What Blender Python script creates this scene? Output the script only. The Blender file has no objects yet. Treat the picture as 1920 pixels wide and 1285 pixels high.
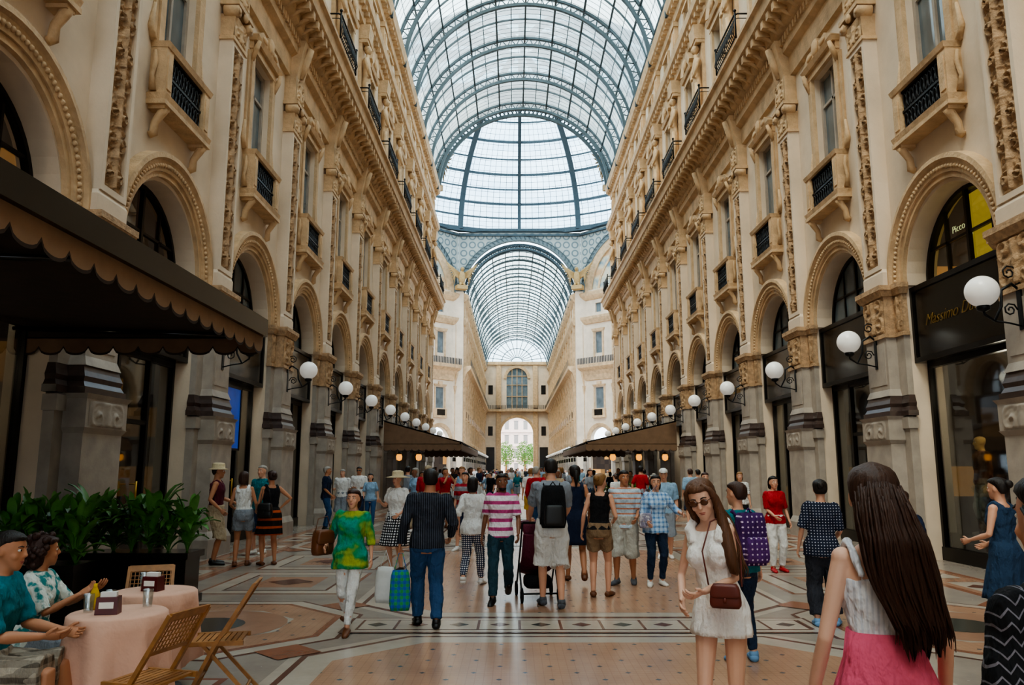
import bpy, bmesh, math, random
from mathutils import Vector, Matrix
random.seed(7)
pi=math.pi
V=Vector
# ------------------------------------------------------------ helpers
def C(h):
    h=h.lstrip('#'); r=[]
    for i in (0,2,4):
        c=int(h[i:i+2],16)/255
        r.append(c/12.92 if c<=.04045 else ((c+.055)/1.055)**2.4)
    return (r[0],r[1],r[2],1)
class NT:
    def __init__(s,name):
        s.mat=bpy.data.materials.new(name); s.mat.use_nodes=True
        s.t=s.mat.node_tree; s.t.nodes.clear()
        s.out=s.n('ShaderNodeOutputMaterial')
    def n(s,t,**k):
        nd=s.t.nodes.new(t)
        for a,b in k.items(): setattr(nd,a,b)
        return nd
    def l(s,a,b): s.t.links.new(a,b)
    def inp(s,sock,v):
        if isinstance(v,(int,float,tuple,list)): sock.default_value=v
        else: s.l(v,sock)
    def m(s,op,a,b=0.0,c=None):
        nd=s.n('ShaderNodeMath',operation=op); s.inp(nd.inputs[0],a); s.inp(nd.inputs[1],b)
        if c is not None: s.inp(nd.inputs[2],c)
        return nd.outputs[0]
    def mix(s,f,a,b):
        nd=s.n('ShaderNodeMix',data_type='RGBA'); s.inp(nd.inputs[0],f); s.inp(nd.inputs[6],a); s.inp(nd.inputs[7],b)
        return nd.outputs[2]
    def xyz(s,kind='Object'):
        tc=s.n('ShaderNodeTexCoord'); sp=s.n('ShaderNodeSeparateXYZ'); s.l(tc.outputs[kind],sp.inputs[0])
        s.tc=tc.outputs[kind]
        return sp.outputs[0],sp.outputs[1],sp.outputs[2]
    def noise(s,scale,detail=3,vec=None,rough=.55):
        nd=s.n('ShaderNodeTexNoise'); nd.inputs['Scale'].default_value=scale; nd.inputs['Detail'].default_value=detail
        nd.inputs['Roughness'].default_value=rough
        s.l(vec if vec is not None else s.tc,nd.inputs['Vector']); return nd.outputs[0]
    def mapv(s,sc):
        mp=s.n('ShaderNodeMapping'); s.l(s.tc,mp.inputs[0]); mp.inputs['Scale'].default_value=sc; return mp.outputs[0]
    def bsdf(s,col,rough=.6,metal=0,bump=None,bstr=.3,spec=.5,emis=None,estr=0,bdist=.02):
        p=s.n('ShaderNodeBsdfPrincipled'); s.inp(p.inputs['Base Color'],col); s.inp(p.inputs['Roughness'],rough)
        p.inputs['Metallic'].default_value=metal; p.inputs['Specular IOR Level'].default_value=spec
        if emis is not None: s.inp(p.inputs['Emission Color'],emis); p.inputs['Emission Strength'].default_value=estr
        if bump is not None:
            b=s.n('ShaderNodeBump'); b.inputs['Strength'].default_value=bstr; b.inputs['Distance'].default_value=bdist
            s.l(bump,b.inputs['Height']); s.l(b.outputs[0],p.inputs['Normal'])
        s.l(p.outputs[0],s.out.inputs[0]); return p
MATS={}
def M(name,h,rough=.6,metal=0,nscale=6,namt=.15,bscale=None,bstr=.3,spec=.5,emis=0,bdist=.02,h2=None):
    if name in MATS: return MATS[name]
    t=NT(name); t.xyz(); c=C(h); c2=C(h2) if h2 else tuple([x*(1-namt*2) for x in c[:3]])+(1,)
    n=t.noise(nscale,4)
    f=t.m('MULTIPLY',t.m('SUBTRACT',n,.35),2.2); 
    nd=t.n('ShaderNodeClamp'); t.l(f,nd.inputs[0])
    col=t.mix(nd.outputs[0],c,c2)
    b=t.noise(bscale,4) if bscale else None
    t.bsdf(col,rough,metal,b,bstr,spec,c if emis else None,emis,bdist)
    MATS[name]=t.mat; return t.mat
def cloth(name,kind,h1,h2='#ffffff',fr=10,duty=.5,h3=None):
    if name in MATS: return MATS[name]
    t=NT(name); x,y,z=t.xyz(); a=C(h1); b=C(h2)
    fz=t.m('FRACT',t.m('MULTIPLY',t.m('ADD',z,5.0),fr)); fx=t.m('FRACT',t.m('MULTIPLY',t.m('ADD',x,5.0),fr))
    if kind=='plain': col=t.mix(t.m('MULTIPLY',t.noise(5),.25),a,tuple(q*.5 for q in a[:3])+(1,))
    elif kind=='h': col=t.mix(t.m('GREATER_THAN',fz,duty),a,b)
    elif kind=='v': col=t.mix(t.m('GREATER_THAN',fx,duty),a,b)
    elif kind=='plaid':
        m1=t.m('MULTIPLY',t.m('GREATER_THAN',fz,duty),.5); m2=t.m('MULTIPLY',t.m('GREATER_THAN',fx,duty),.5)
        col=t.mix(t.m('ADD',m1,m2),a,b)
    elif kind=='zig':
        tri=t.m('MULTIPLY',t.m('PINGPONG',t.m('MULTIPLY',t.m('ADD',x,5.0),fr),.5),1.4); f2=t.m('FRACT',t.m('ADD',t.m('MULTIPLY',t.m('ADD',z,5.0),fr),tri)); col=t.mix(t.m('GREATER_THAN',f2,duty),a,b)
    elif kind=='dots':
        dx=t.m('SUBTRACT',fx,.5); dz=t.m('SUBTRACT',fz,.5)
        d=t.m('ADD',t.m('MULTIPLY',dx,dx),t.m('MULTIPLY',dz,dz)); col=t.mix(t.m('LESS_THAN',d,duty*duty),a,b)
    elif kind=='patch':
        n=t.noise(fr,2); r=t.n('ShaderNodeValToRGB'); t.l(n,r.inputs[0]); e=r.color_ramp.elements
        e[0].position=.38;e[0].color=a;e[1].position=.6;e[1].color=b
        k=e.new(.5);k.color=C(h3 or h1); col=r.outputs[0]
    w=t.noise(7,4,t.mapv((1.6,1.6,.8))); t.bsdf(col,.85,0,w,.9,.25,bdist=.06); MATS[name]=t.mat; return t.mat
def hairmat(name,h):
    if name in MATS: return MATS[name]
    t=NT(name); t.xyz(); v=t.mapv((90,90,5)); n=t.noise(1.0,3,v); c=C(h)
    col=t.mix(n,tuple(q*.5 for q in c[:3])+(1,),tuple(min(1,q*1.8) for q in c[:3])+(1,))
    t.bsdf(col,.5,0,n,.6,.35,bdist=.01); MATS[name]=t.mat; return t.mat

class MB:
    def __init__(s): s.v=[];s.f=[];s.m=[];s.s=[];s.uv=None
    def add(s,vs,fs,mat=0,smooth=False):
        o=len(s.v); s.v.extend([tuple(v) for v in vs])
        for f in fs: s.f.append([i+o for i in f]); s.m.append(mat); s.s.append(smooth)
    def box(s,x0,x1,y0,y1,z0,z1,mat=0):
        s.add([(x0,y0,z0),(x1,y0,z0),(x1,y1,z0),(x0,y1,z0),(x0,y0,z1),(x1,y0,z1),(x1,y1,z1),(x0,y1,z1)],
              [(0,3,2,1),(4,5,6,7),(0,1,5,4),(1,2,6,5),(2,3,7,6),(3,0,4,7)],mat)
    def tbox(s,x0,x1,y0,y1,z0,z1,tx,ty,mat=0):
        s.add([(x0,y0,z0),(x1,y0,z0),(x1,y1,z0),(x0,y1,z0),(x0-tx,y0-ty,z1),(x1+tx,y0-ty,z1),(x1+tx,y1,z1),(x0-tx,y1,z1)],
              [(0,3,2,1),(4,5,6,7),(0,1,5,4),(1,2,6,5),(2,3,7,6),(3,0,4,7)],mat)
    def q(s,a,b,c,d,mat=0): s.add([a,b,c,d],[(0,1,2,3)],mat)
    def loft(s,rings,mat=0,cap=True,smooth=True):
        n=len(rings[0]); vs=[p for r in rings for p in r]; fs=[]
        for i in range(len(rings)-1):
            for j in range(n):
                k=(j+1)%n; fs.append((i*n+j,i*n+k,(i+1)*n+k,(i+1)*n+j))
        if cap: fs.append(tuple(range(n-1,-1,-1))); L=(len(rings)-1)*n; fs.append(tuple(range(L,L+n)))
        s.add(vs,fs,mat,smooth)
    def tube(s,pts,rad,n=8,mat=0,smooth=True,flat=None):
        pts=[V(p) for p in pts]
        if isinstance(rad,(int,float)): rad=[rad]*len(pts)
        rings=[]; up=None
        for i,p in enumerate(pts):
            a=pts[max(0,i-1)]; b=pts[min(len(pts)-1,i+1)]; d=(b-a)
            if d.length<1e-6: d=V((0,0,1))
            d.normalize()
            if up is None:
                up=V((0,0,1)) if abs(d.z)<.9 else V((0,1,0))
            u=up-d*up.dot(d)
            if u.length<1e-4: u=V((1,0,0))-d*d.x
            u.normalize(); w=d.cross(u); up=u
            off=(pi/n if n==4 else 0)
            fa,fb=(flat if flat else (1,1))
            rings.append([p+(u*math.cos(2*pi*j/n+off)*fa+w*math.sin(2*pi*j/n+off)*fb)*rad[i] for j in range(n)])
        s.loft(rings,mat,True,smooth and n>4)
    def ell(s,c,r,mat=0,nu=12,nv=8,R=None):
        c=V(c); rings=[]
        for i in range(nv+1):
            a=-pi/2+pi*(.02+.96*i/nv); ring=[]
            for j in range(nu):
                b=2*pi*j/nu; p=V((r[0]*math.cos(a)*math.cos(b),r[1]*math.cos(a)*math.sin(b),r[2]*math.sin(a)))
                if R: p=R@p
                ring.append(c+p)
            rings.append(ring)
        s.loft(rings,mat)
    def lathe(s,prof,n=16,c=(0,0,0),mat=0,smooth=True,cap=True):
        s.loft([[(c[0]+r*math.cos(2*pi*j/n),c[1]+r*math.sin(2*pi*j/n),c[2]+z) for j in range(n)] for r,z in prof],mat,cap,smooth)
    def extr(s,prof,x0,x1,mat=0):
        n=len(prof); vs=[(x0,p[0],p[1]) for p in prof]+[(x1,p[0],p[1]) for p in prof]
        s.add(vs,[(j,(j+1)%n,n+(j+1)%n,n+j) for j in range(n)]+[tuple(range(n-1,-1,-1)),tuple(range(n,2*n))],mat)
    def arcprof(s,prof,cx,cz,a0=0,a1=pi,n=24,mat=0):
        rings=[]
        for i in range(n+1):
            a=a0+(a1-a0)*i/n
            rings.append([(cx+r*math.cos(a),y,cz+r*math.sin(a)) for r,y in prof])
        s.loft(rings,mat,True,False)
    def merge(s,o,mat=None,T=None):
        k=len(s.v); s.v.extend([tuple(T@V(v)) for v in o.v] if T else o.v)
        for f,m,sm in zip(o.f,o.m,o.s): s.f.append([i+k for i in f]); s.m.append(m if mat is None else mat); s.s.append(sm)
    def mesh(s,name,mats=()):
        me=bpy.data.meshes.new(name); me.from_pydata(s.v,[],s.f)
        for m in mats: me.materials.append(m)
        me.polygons.foreach_set('material_index',s.m); me.polygons.foreach_set('use_smooth',s.s)
        if s.uv:
            uvl=me.uv_layers.new(name='UVMap')
            for lp in me.loops: uvl.data[lp.index].uv=s.uv[lp.vertex_index]
        me.update(); return me
COL=bpy.context.scene.collection
def O(name,me,parent=None,loc=(0,0,0),rz=0,label=None,cat=None,group=None,kind=None,rot=None,scale=None):
    o=bpy.data.objects.new(name,me); COL.objects.link(o)
    o.location=loc; o.rotation_euler=rot if rot else (0,0,rz)
    if scale: o.scale=(scale,)*3 if isinstance(scale,(int,float)) else scale
    if parent: o.parent=parent
    if label: o['label']=label
    if cat: o['category']=cat
    if group: o['group']=group
    if kind: o['kind']=kind
    return o
def R2(a): return math.radians(a)

# ------------------------------------------------------------ materials
plaster=M('cream_plaster','#e2cfb8',.8,nscale=.9,namt=.13,bscale=20,bstr=.12)
stone=M('ochre_stone','#d6b58e',.75,nscale=2.5,namt=.22,bscale=14,bstr=.5,bdist=.035)
carve=M('carved_stone','#c4a27e',.8,nscale=9,namt=.28,bscale=30,bstr=.7,bdist=.025)
grey=M('grey_stone','#ada296',.6,nscale=2.5,namt=.2,bscale=25,bstr=.12)
darkst=M('dark_marble','#4b3b35',.35,nscale=8,namt=.25)
iron=M('black_iron','#1d1e20',.45,.6,namt=.2)
girder=M('grey_green_girder','#3f4d53',.5,.3,namt=.15)
lgird=M('pale_ironwork','#737f80',.6,.1,namt=.15)
bronze=M('dark_bronze','#1c1714',.35,.5)
black=M('black_panel','#14110f',.18,0,namt=.2)
gold=M('gold_letter','#8f7034',.4,.5,emis=.06)
neon=M('pale_neon','#dfe6a8',.4,emis=.9,namt=0)
white=M('white_globe','#f1efe9',.25,0,namt=.02,emis=.15)
wood=M('pale_wood','#a9743f',.5,nscale=14,namt=.25)
awn=M('tan_canvas','#94765a',.85,nscale=5,namt=.12)
awnb=M('brown_canvas_and_shade','#7f634c',.85,nscale=5,namt=.12)  # brown of the far awnings; also painted shade on near side valances
awnd=M('dark_canvas_and_shade','#3a2b22',.85,nscale=5,namt=.2)  # dark trim colour; also painted shade under the canopies
pinkcl=M('pink_tablecloth','#dcae97',.85,nscale=3,namt=.08,bscale=5,bstr=.4,bdist=.05)
leaf=M('green_leaf','#5a9440',.45,nscale=6,namt=.3,h2='#2c6222')
maroon=M('maroon_plastic','#5a1418',.35)
whitep=M('white_matte','#efece6',.7,namt=.04)
def glassmat(name,h,tr=.55,gl=.3,rough=.03):
    t=NT(name); a=t.n('ShaderNodeBsdfTransparent'); a.inputs[0].default_value=tuple(q*tr for q in C(h)[:3])+(1,)
    b=t.n('ShaderNodeBsdfGlossy'); b.inputs[0].default_value=(.9,.93,.95,1); b.inputs[1].default_value=rough
    m=t.n('ShaderNodeMixShader'); m.inputs[0].default_value=gl; t.l(a.outputs[0],m.inputs[1]); t.l(b.outputs[0],m.inputs[2]); t.l(m.outputs[0],t.out.inputs[0]); return t.mat
shopglass=glassmat('shop_glass','#e0e6e6',.75,.15)
drinkglass=glassmat('drinking_glass','#f2f6f6',.95,.15)
def winglass():
    t=NT('window_glass'); t.xyz(); n=t.noise(1.2,2); c=t.mix(n,C('#30393c'),C('#82919a')); t.bsdf(c,.08,0,spec=.8); return t.mat
wglass=winglass()
def roofglass(name,su,sv,lw,tint,tint2,trl):
    t=NT(name); tc=t.n('ShaderNodeTexCoord'); sp=t.n('ShaderNodeSeparateXYZ'); t.l(tc.outputs['UV'],sp.inputs[0]); t.tc=tc.outputs['UV']
    u=t.m('MULTIPLY',sp.outputs[0],su); v=t.m('MULTIPLY',sp.outputs[1],sv)
    fu=t.m('FRACT',u); fv=t.m('FRACT',v)
    line=t.m('MAXIMUM',t.m('LESS_THAN',fu,lw*su),t.m('LESS_THAN',fv,lw*sv))
    def wn(a,b):
        cb=t.n('ShaderNodeCombineXYZ'); t.l(t.m('FLOOR',t.m('MULTIPLY',u,a)),cb.inputs[0]); t.l(t.m('FLOOR',t.m('MULTIPLY',v,b)),cb.inputs[1])
        w=t.n('ShaderNodeTexWhiteNoise'); t.l(cb.outputs[0],w.inputs[0]); return w.outputs[0]
    f=t.m('ADD',t.m('MULTIPLY',wn(.1,.5),.6),t.m('MULTIPLY',wn(.5,1),.4))
    colr=t.mix(f,C(tint),C(tint2))
    a=t.n('ShaderNodeBsdfTransparent'); t.l(colr,a.inputs[0])
    d=t.n('ShaderNodeBsdfTranslucent'); d.inputs[0].default_value=trl
    m=t.n('ShaderNodeMixShader'); m.inputs[0].default_value=.28; t.l(a.outputs[0],m.inputs[1]); t.l(d.outputs[0],m.inputs[2])
    k=t.n('ShaderNodeBsdfDiffuse'); k.inputs[0].default_value=C('#4a5558')
    m2=t.n('ShaderNodeMixShader'); t.l(line,m2.inputs[0]); t.l(m.outputs[0],m2.inputs[1]); t.l(k.outputs[0],m2.inputs[2])
    t.l(m2.outputs[0],t.out.inputs[0]); return t.mat
vglass=roofglass('vault_glass',1/.52,1/.95,.055,'#a6a798','#e2ecea',(.7,.76,.76,1))  # yellow-grey pane tints put reflections on dirty glass into the colour
dglass=roofglass('dome_glass',1/.8,1/.8,.055,'#aec8d8','#dcebf2',(.62,.76,.84,1))
def plainroof():
    t=NT('fan_glass'); a=t.n('ShaderNodeBsdfTransparent'); a.inputs[0].default_value=C('#d3e2e6'); d=t.n('ShaderNodeBsdfTranslucent'); d.inputs[0].default_value=(.8,.85,.85,1)
    m=t.n('ShaderNodeMixShader'); m.inputs[0].default_value=.3; t.l(a.outputs[0],m.inputs[1]); t.l(d.outputs[0],m.inputs[2]); t.l(m.outputs[0],t.out.inputs[0]); return t.mat
fanglass=plainroof()
def fretmat():
    t=NT('pierced_ironwork'); x,y,z=t.xyz()
    fx=t.m('SUBTRACT',t.m('FRACT',t.m('MULTIPLY',t.m('ADD',x,50),.9)),.5); fz=t.m('SUBTRACT',t.m('FRACT',t.m('MULTIPLY',z,.9)),.5)
    d=t.m('SQRT',t.m('ADD',t.m('MULTIPLY',fx,fx),t.m('MULTIPLY',fz,fz)))
    ring=t.m('LESS_THAN',t.m('ABSOLUTE',t.m('SUBTRACT',d,.34)),.08)
    col=t.mix(ring,C('#a3a69e'),C('#647072')); t.bsdf(col,.6); return t.mat
fret=fretmat()
def mural():
    t=NT('faded_fresco'); t.xyz(); n=t.noise(.5,5); r=t.n('ShaderNodeValToRGB'); t.l(n,r.inputs[0]); e=r.color_ramp.elements
    e[0].position=.35; e[0].color=C('#6f8a96'); e[1].position=.62; e[1].color=C('#c79f76'); k=e.new(.5); k.color=C('#c9c0a8'); t.bsdf(r.outputs[0],.8); return t.mat
fresco=mural()
def shopback():
    t=NT('shop_interior_glow'); x,y,z=t.xyz(); 
    cb=t.n('ShaderNodeCombineXYZ'); t.l(t.m('FLOOR',t.m('MULTIPLY',x,1.6)),cb.inputs[0]); t.l(t.m('FLOOR',t.m('MULTIPLY',y,1.3)),cb.inputs[1]); t.l(t.m('FLOOR',t.m('MULTIPLY',z,1.7)),cb.inputs[2])
    wn=t.n('ShaderNodeTexWhiteNoise'); t.l(cb.outputs[0],wn.inputs[0])
    r=t.n('ShaderNodeValToRGB'); t.l(wn.outputs[0],r.inputs[0]); e=r.color_ramp.elements
    e[0].position=.0;e[0].color=C('#241a15'); e[1].position=1;e[1].color=C('#d0954f'); k=e.new(.8);k.color=C('#3a2c22')
    t.bsdf(r.outputs[0],.7,emis=r.outputs[0],estr=.5); return t.mat  # warm patches glow by themselves, standing in for shop lighting
shopb=shopback()

def marble(name,h,h2,rough=.17,dots=False):
    t=NT(name); x,y,z=t.xyz(); n=t.noise(1.6,6,rough=.65); n2=t.noise(14,3); n3=t.noise(.35,3)
    f=t.m('ADD',t.m('MULTIPLY',t.m('SUBTRACT',n,.5),1.6),t.m('ADD',t.m('MULTIPLY',n2,.5),t.m('MULTIPLY',t.m('SUBTRACT',n3,.5),1.2))); cl=t.n('ShaderNodeClamp'); t.l(f,cl.inputs[0])
    col=t.mix(cl.outputs[0],C(h),C(h2))
    if dots:
        a=t.m('ADD',x,y); b=t.m('SUBTRACT',x,y)
        fa=t.m('SUBTRACT',t.m('FRACT',t.m('MULTIPLY',t.m('ADD',a,50),2.3)),.5); fb=t.m('SUBTRACT',t.m('FRACT',t.m('MULTIPLY',t.m('ADD',b,50),2.3)),.5)
        d=t.m('MAXIMUM',t.m('ABSOLUTE',fa),t.m('ABSOLUTE',fb)); col=t.mix(t.m('LESS_THAN',d,.065),col,C('#46525e'))
        g1=t.m('FRACT',t.m('MULTIPLY',t.m('ADD',x,50),14)); g2=t.m('FRACT',t.m('MULTIPLY',t.m('ADD',y,50),14)); ln=t.m('MAXIMUM',t.m('LESS_THAN',g1,.1),t.m('LESS_THAN',g2,.1)); col=t.mix(t.m('MULTIPLY',ln,.25),col,C('#6f5342'))
    rr=t.m('ADD',t.m('MULTIPLY',n2,.14),rough)
    t.bsdf(col,rr,0,n2,.03,.5); return t.mat
FM=[marble('floor_grey_white','#9a8f84','#7c726a'),marble('floor_peach','#b18a70','#8f6d57',.16,True),marble('floor_terracotta','#935f47','#704434'),
    marble('floor_dark_red','#664036','#4c302a'),marble('floor_white','#b5a99b','#938a7f',.16),marble('floor_dark_green','#3f4542','#2d3230',.12),marble('floor_tan','#a47d66','#84624f')]

# ------------------------------------------------------------ constants
P=4.7; PY=[2.0+P*k for k in range(-2,13)]
BC=[(a+b)/2 for a,b in zip(PY[:-1],PY[1:])]
WX=7.15; ZS=23.4; RV=7.3; YN0=PY[0]-.3; YN1=59.8

# ------------------------------------------------------------ facade meshes
def wall_bay(mb,cx,W=P/2,mat=0,y=0):
    def r(x0,x1,z0,z1): mb.q((cx+x0,y,z0),(cx+x1,y,z0),(cx+x1,y,z1),(cx+x0,y,z1),mat)
    def rev(x0,x1,z0,z1,d=.3):
        a,b=y,y+d
        mb.q((cx+x0,a,z0),(cx+x0,b,z0),(cx+x0,b,z1),(cx+x0,a,z1),mat); mb.q((cx+x1,b,z0),(cx+x1,a,z0),(cx+x1,a,z1),(cx+x1,b,z1),mat)
        mb.q((cx+x0,b,z1),(cx+x1,b,z1),(cx+x1,a,z1),(cx+x0,a,z1),mat); mb.q((cx+x0,a,z0),(cx+x1,a,z0),(cx+x1,b,z0),(cx+x0,b,z0),mat)
    o=1.6; ar=1.52; cz=5.35
    r(-W,-o,0,cz); r(o,W,0,cz); r(-W,-ar,cz,8); r(ar,W,cz,8)
    for sx in (-1,1): mb.q((cx+sx*o,y,0),(cx+sx*o,y+.6,0),(cx+sx*o,y+.6,cz),(cx+sx*o,y,cz),mat)
    n=20
    for i in range(n):
        a0=pi*i/n;a1=pi*(i+1)/n
        p0=(cx+ar*math.cos(a0),cz+ar*math.sin(a0));p1=(cx+ar*math.cos(a1),cz+ar*math.sin(a1))
        mb.q((p0[0],y,p0[1]),(p0[0],y,8),(p1[0],y,8),(p1[0],y,p1[1]),mat)
        mb.q((p0[0],y,p0[1]),(p1[0],y,p1[1]),(p1[0],y+.6,p1[1]),(p0[0],y+.6,p0[1]),mat)
    zc=8
    for (hw,a,b) in [(.7,9.2,11.8),(.58,16.1,18.8),(.45,21.3,22.5)]:
        r(-W,W,zc,a); r(-W,-hw,a,b); r(hw,W,a,b); rev(-hw,hw,a,b); zc=b
    r(-W,W,zc,24.3)
def ornament(mb,x0,x1,z0,z1,y,amp=.05,cell=.72,mat=0,res=.024):
    nx=max(6,int((x1-x0)/res)); nz=max(6,int((z1-z0)/res)); hw=(x1-x0)/2; cx=(x0+x1)/2
    vs=[]
    for j in range(nz+1):
        z=z0+(z1-z0)*j/nz; vz=(z-z0)
        for i in range(nx+1):
            u=-1+2*i/nx; a=abs(u); k=math.floor(vz/cell); vc=(vz/cell-k-.5)*cell/hw
            fl=1 if k%2==0 else -1
            dx=a-.52; dz=vc*fl+.1; rho=math.hypot(dx,dz); phi=math.atan2(dz,dx)
            sp=math.cos(phi*1.0-rho*17)*max(0,1-rho*1.35)
            st=math.exp(-(u/(.10+.12*abs(math.sin(vz*pi/cell*1.5))))**2)
            fd=math.hypot(u,abs(vc)-cell/hw/2); fw=max(0,1-fd*2.6)*(0.7+.4*math.cos(6*math.atan2(abs(vc)-cell/hw/2,u+1e-6)))
            lf=.35*math.cos(14*a+9*vz/cell*math.pi*.5)*math.cos(11*vz/cell)
            h=amp*max(0,min(1.2,max(sp*1.2,st*.9,fw*1.3,lf)))
            if a>.93 or vz<.02 or (z1-z)<.02: h=0
            vs.append((cx+u*hw,y-h,z))
    n=nx+1
    mb.add(vs,[(j*n+i,j*n+i+1,(j+1)*n+i+1,(j+1)*n+i) for j in range(nz) for i in range(nx)],mat,True)
def pl_plinth():
    b=MB(); b.box(-.78,.78,-.16,0,0,2.55); b.box(-.62,.62,-.5,0,0,.35); b.tbox(-.62,.62,-.5,0,.35,.5,-.08,-.06); b.box(-.54,.54,-.44,0,.5,2.2)
    b.tbox(-.54,.54,-.44,0,2.2,2.28,.06,.05); b.box(-.58,.58,-.48,0,2.28,2.68); b.tbox(-.58,.58,-.48,0,2.68,2.75,.05,.04); b.box(-.82,.82,-.2,0,2.5,2.72)
    ornament(b,-.5,.5,2.3,2.66,-.485,.03,.36)
    b.box(-.82,.82,-.2,0,0,.3)
    return b.mesh('plinth',[grey])
def pl_base():
    b=MB()
    for z0,z1,e,t in ((2.75,2.85,.08,0),(2.85,2.93,.06,-.04),(2.93,3.0,.02,.02),(3.0,3.08,.04,-.03),(3.08,3.16,.01,-.02)):
        b.tbox(-.5-e,.5+e,-.36-e,0,z0,z1,t,t); b.tbox(-.78-e,.78+e,-.12-e,0,z0,z1,t,t)
    return b.mesh('base_moulding',[darkst])
def pl_shaft():
    b=MB(); b.tbox(-.5,.5,-.38,0,3.16,3.3,-.05,-.05); b.box(-.45,.45,-.33,0,3.27,4.35); b.box(-.75,.75,-.12,0,3.16,4.35); b.box(-.36,.36,-.345,0,3.4,4.25); return b.mesh('lower_shaft',[grey])
def pl_impost():
    b=MB(); b.box(-.49,.49,-.37,0,4.35,4.43); b.box(-.79,.79,-.16,0,4.35,4.43); b.box(-.45,.45,-.33,0,4.43,5.2); b.box(-.76,.76,-.12,0,4.43,5.2)
    ornament(b,-.44,.44,4.45,5.18,-.335,.07,.36); ornament(b,-.78,-.46,4.45,5.18,-.125,.05,.36,res=.03); ornament(b,.46,.78,4.45,5.18,-.125,.05,.36,res=.03)
    b.tbox(-.5,.5,-.38,0,5.2,5.32,.06,.06); b.tbox(-.8,.8,-.16,0,5.2,5.32,.05,.05); b.box(-.57,.57,-.45,0,5.32,5.42); b.box(-.86,.86,-.22,0,5.32,5.42)
    return b.mesh('carved_impost',[carve])
def pl_upper():
    b=MB(); b.box(-.44,.44,-.3,0,5.42,5.72); b.tbox(-.44,.44,-.3,0,5.72,5.8,-.05,-.03)
    b.box(-.38,-.29,-.3,0,5.8,10.95); b.box(.29,.38,-.3,0,5.8,10.95); b.box(-.29,.29,-.22,0,5.8,10.95); b.box(-.3,.3,-.3,0,5.8,5.9); b.box(-.3,.3,-.3,0,10.85,10.95)
    return b.mesh('upper_shaft',[plaster])
def pl_relief():
    b=MB(); ornament(b,-.285,.285,5.92,10.83,-.225,.12,.5,res=.02); return b.mesh('carved_relief',[carve])
def pl_capital():
    b=MB(); b.box(-.42,.42,-.33,0,10.95,11.03); b.tbox(-.36,.36,-.28,0,11.03,11.55,.05,.05); ornament(b,-.36,.36,11.05,11.5,-.31,.05,.3)
    for sx in (-1,1):
        b.tube([(sx*.38,-.08,11.62),(sx*.38,-.4,11.62)],[.13,.13],14); b.tube([(sx*.38,-.4,11.62),(sx*.38,-.43,11.62)],[.07,.05],12)
    b.box(-.48,.48,-.42,0,11.74,11.84); b.ell((0,-.4,11.68),(.1,.06,.11)); b.box(-.42,.42,-.32,0,11.84,12.6)
    ornament(b,-.36,.36,11.95,12.55,-.33,.05,.3)
    b.tbox(-.34,.34,-.3,0,12.6,13.7,0,.22); b.tube([(0,-.34,12.7),(0,-.42,13.1),(0,-.58,13.6)],[.06,.12,.1],10)
    return b.mesh('capital',[stone])
PL=[('plinth',pl_plinth()),('base_moulding',pl_base()),('lower_shaft',pl_shaft()),('carved_impost',pl_impost()),('upper_shaft',pl_upper()),('carved_relief',pl_relief()),('capital',pl_capital())]
def arch_mesh():
    b=MB(); cz=5.42
    b.arcprof([(1.52,.1),(1.52,-.08),(1.62,-.08),(1.62,-.12),(1.82,-.15),(1.86,-.21),(1.95,-.2),(1.97,0),(1.97,.05)],0,cz,0,pi,28)
    for i in range(56):
        a=pi*(i+.5)/56; b.ell((1.72*math.cos(a),-.14,cz+1.72*math.sin(a)),(.045,.04,.045),nu=6,nv=4)
    return b.mesh('arch_surround',[stone])
def balconet_parts():
    b=MB(); b.box(-1.02,1.02,-.34,0,8.0,8.08); b.tbox(-1.0,1.0,-.32,0,8.08,8.2,.03,.03)
    for sx in (-1,1):
        b.box(sx*.84-.13,sx*.84+.13,-.29,0,8.2,9.08); b.box(sx*.84-.08,sx*.84+.08,-.31,0,8.32,8.95); b.tube([(sx*1.0,-.1,8.25),(sx*1.08,-.1,8.5),(sx*.98,-.1,8.8),(sx*1.02,-.1,9.0)],[.06,.04,.05,.03],8)
    b.tbox(-.98,.98,-.31,0,9.08,9.18,.03,.03); b.box(-.7,.7,-.04,0,8.2,9.08)
    g=MB(); Y=-.22
    for i in range(11):
        x=-.65+i*.13; g.tube([(x,Y,8.22),(x,Y,9.06)],.012,6)
    for k in range(2):
        for i in range(10):
            x=-.585+i*.13; z=8.43+k*.4; g.tube([(x+.055*math.cos(a),Y-.01,z+.15*math.sin(a)) for a in [2*pi*j/8 for j in range(9)]],.013,5)
    for z in (8.21,8.62,9.03): g.box(-.7,.7,Y-.02,Y+.01,z,z+.045)
    g.box(-.7,.7,Y+.04,Y+.05,8.2,9.08)
    br=MB()
    br.tube([(0,-.02,7.5),(0,-.09,7.52),(0,-.1,7.72),(0,-.2,7.88),(0,-.27,7.98)],[.07,.08,.07,.08,.08],8); br.box(-.1,.1,-.3,0,7.94,8.0)
    return b.mesh('balcony_box',[stone]),g.mesh('iron_grille',[iron]),br.mesh('bracket',[stone])
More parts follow.
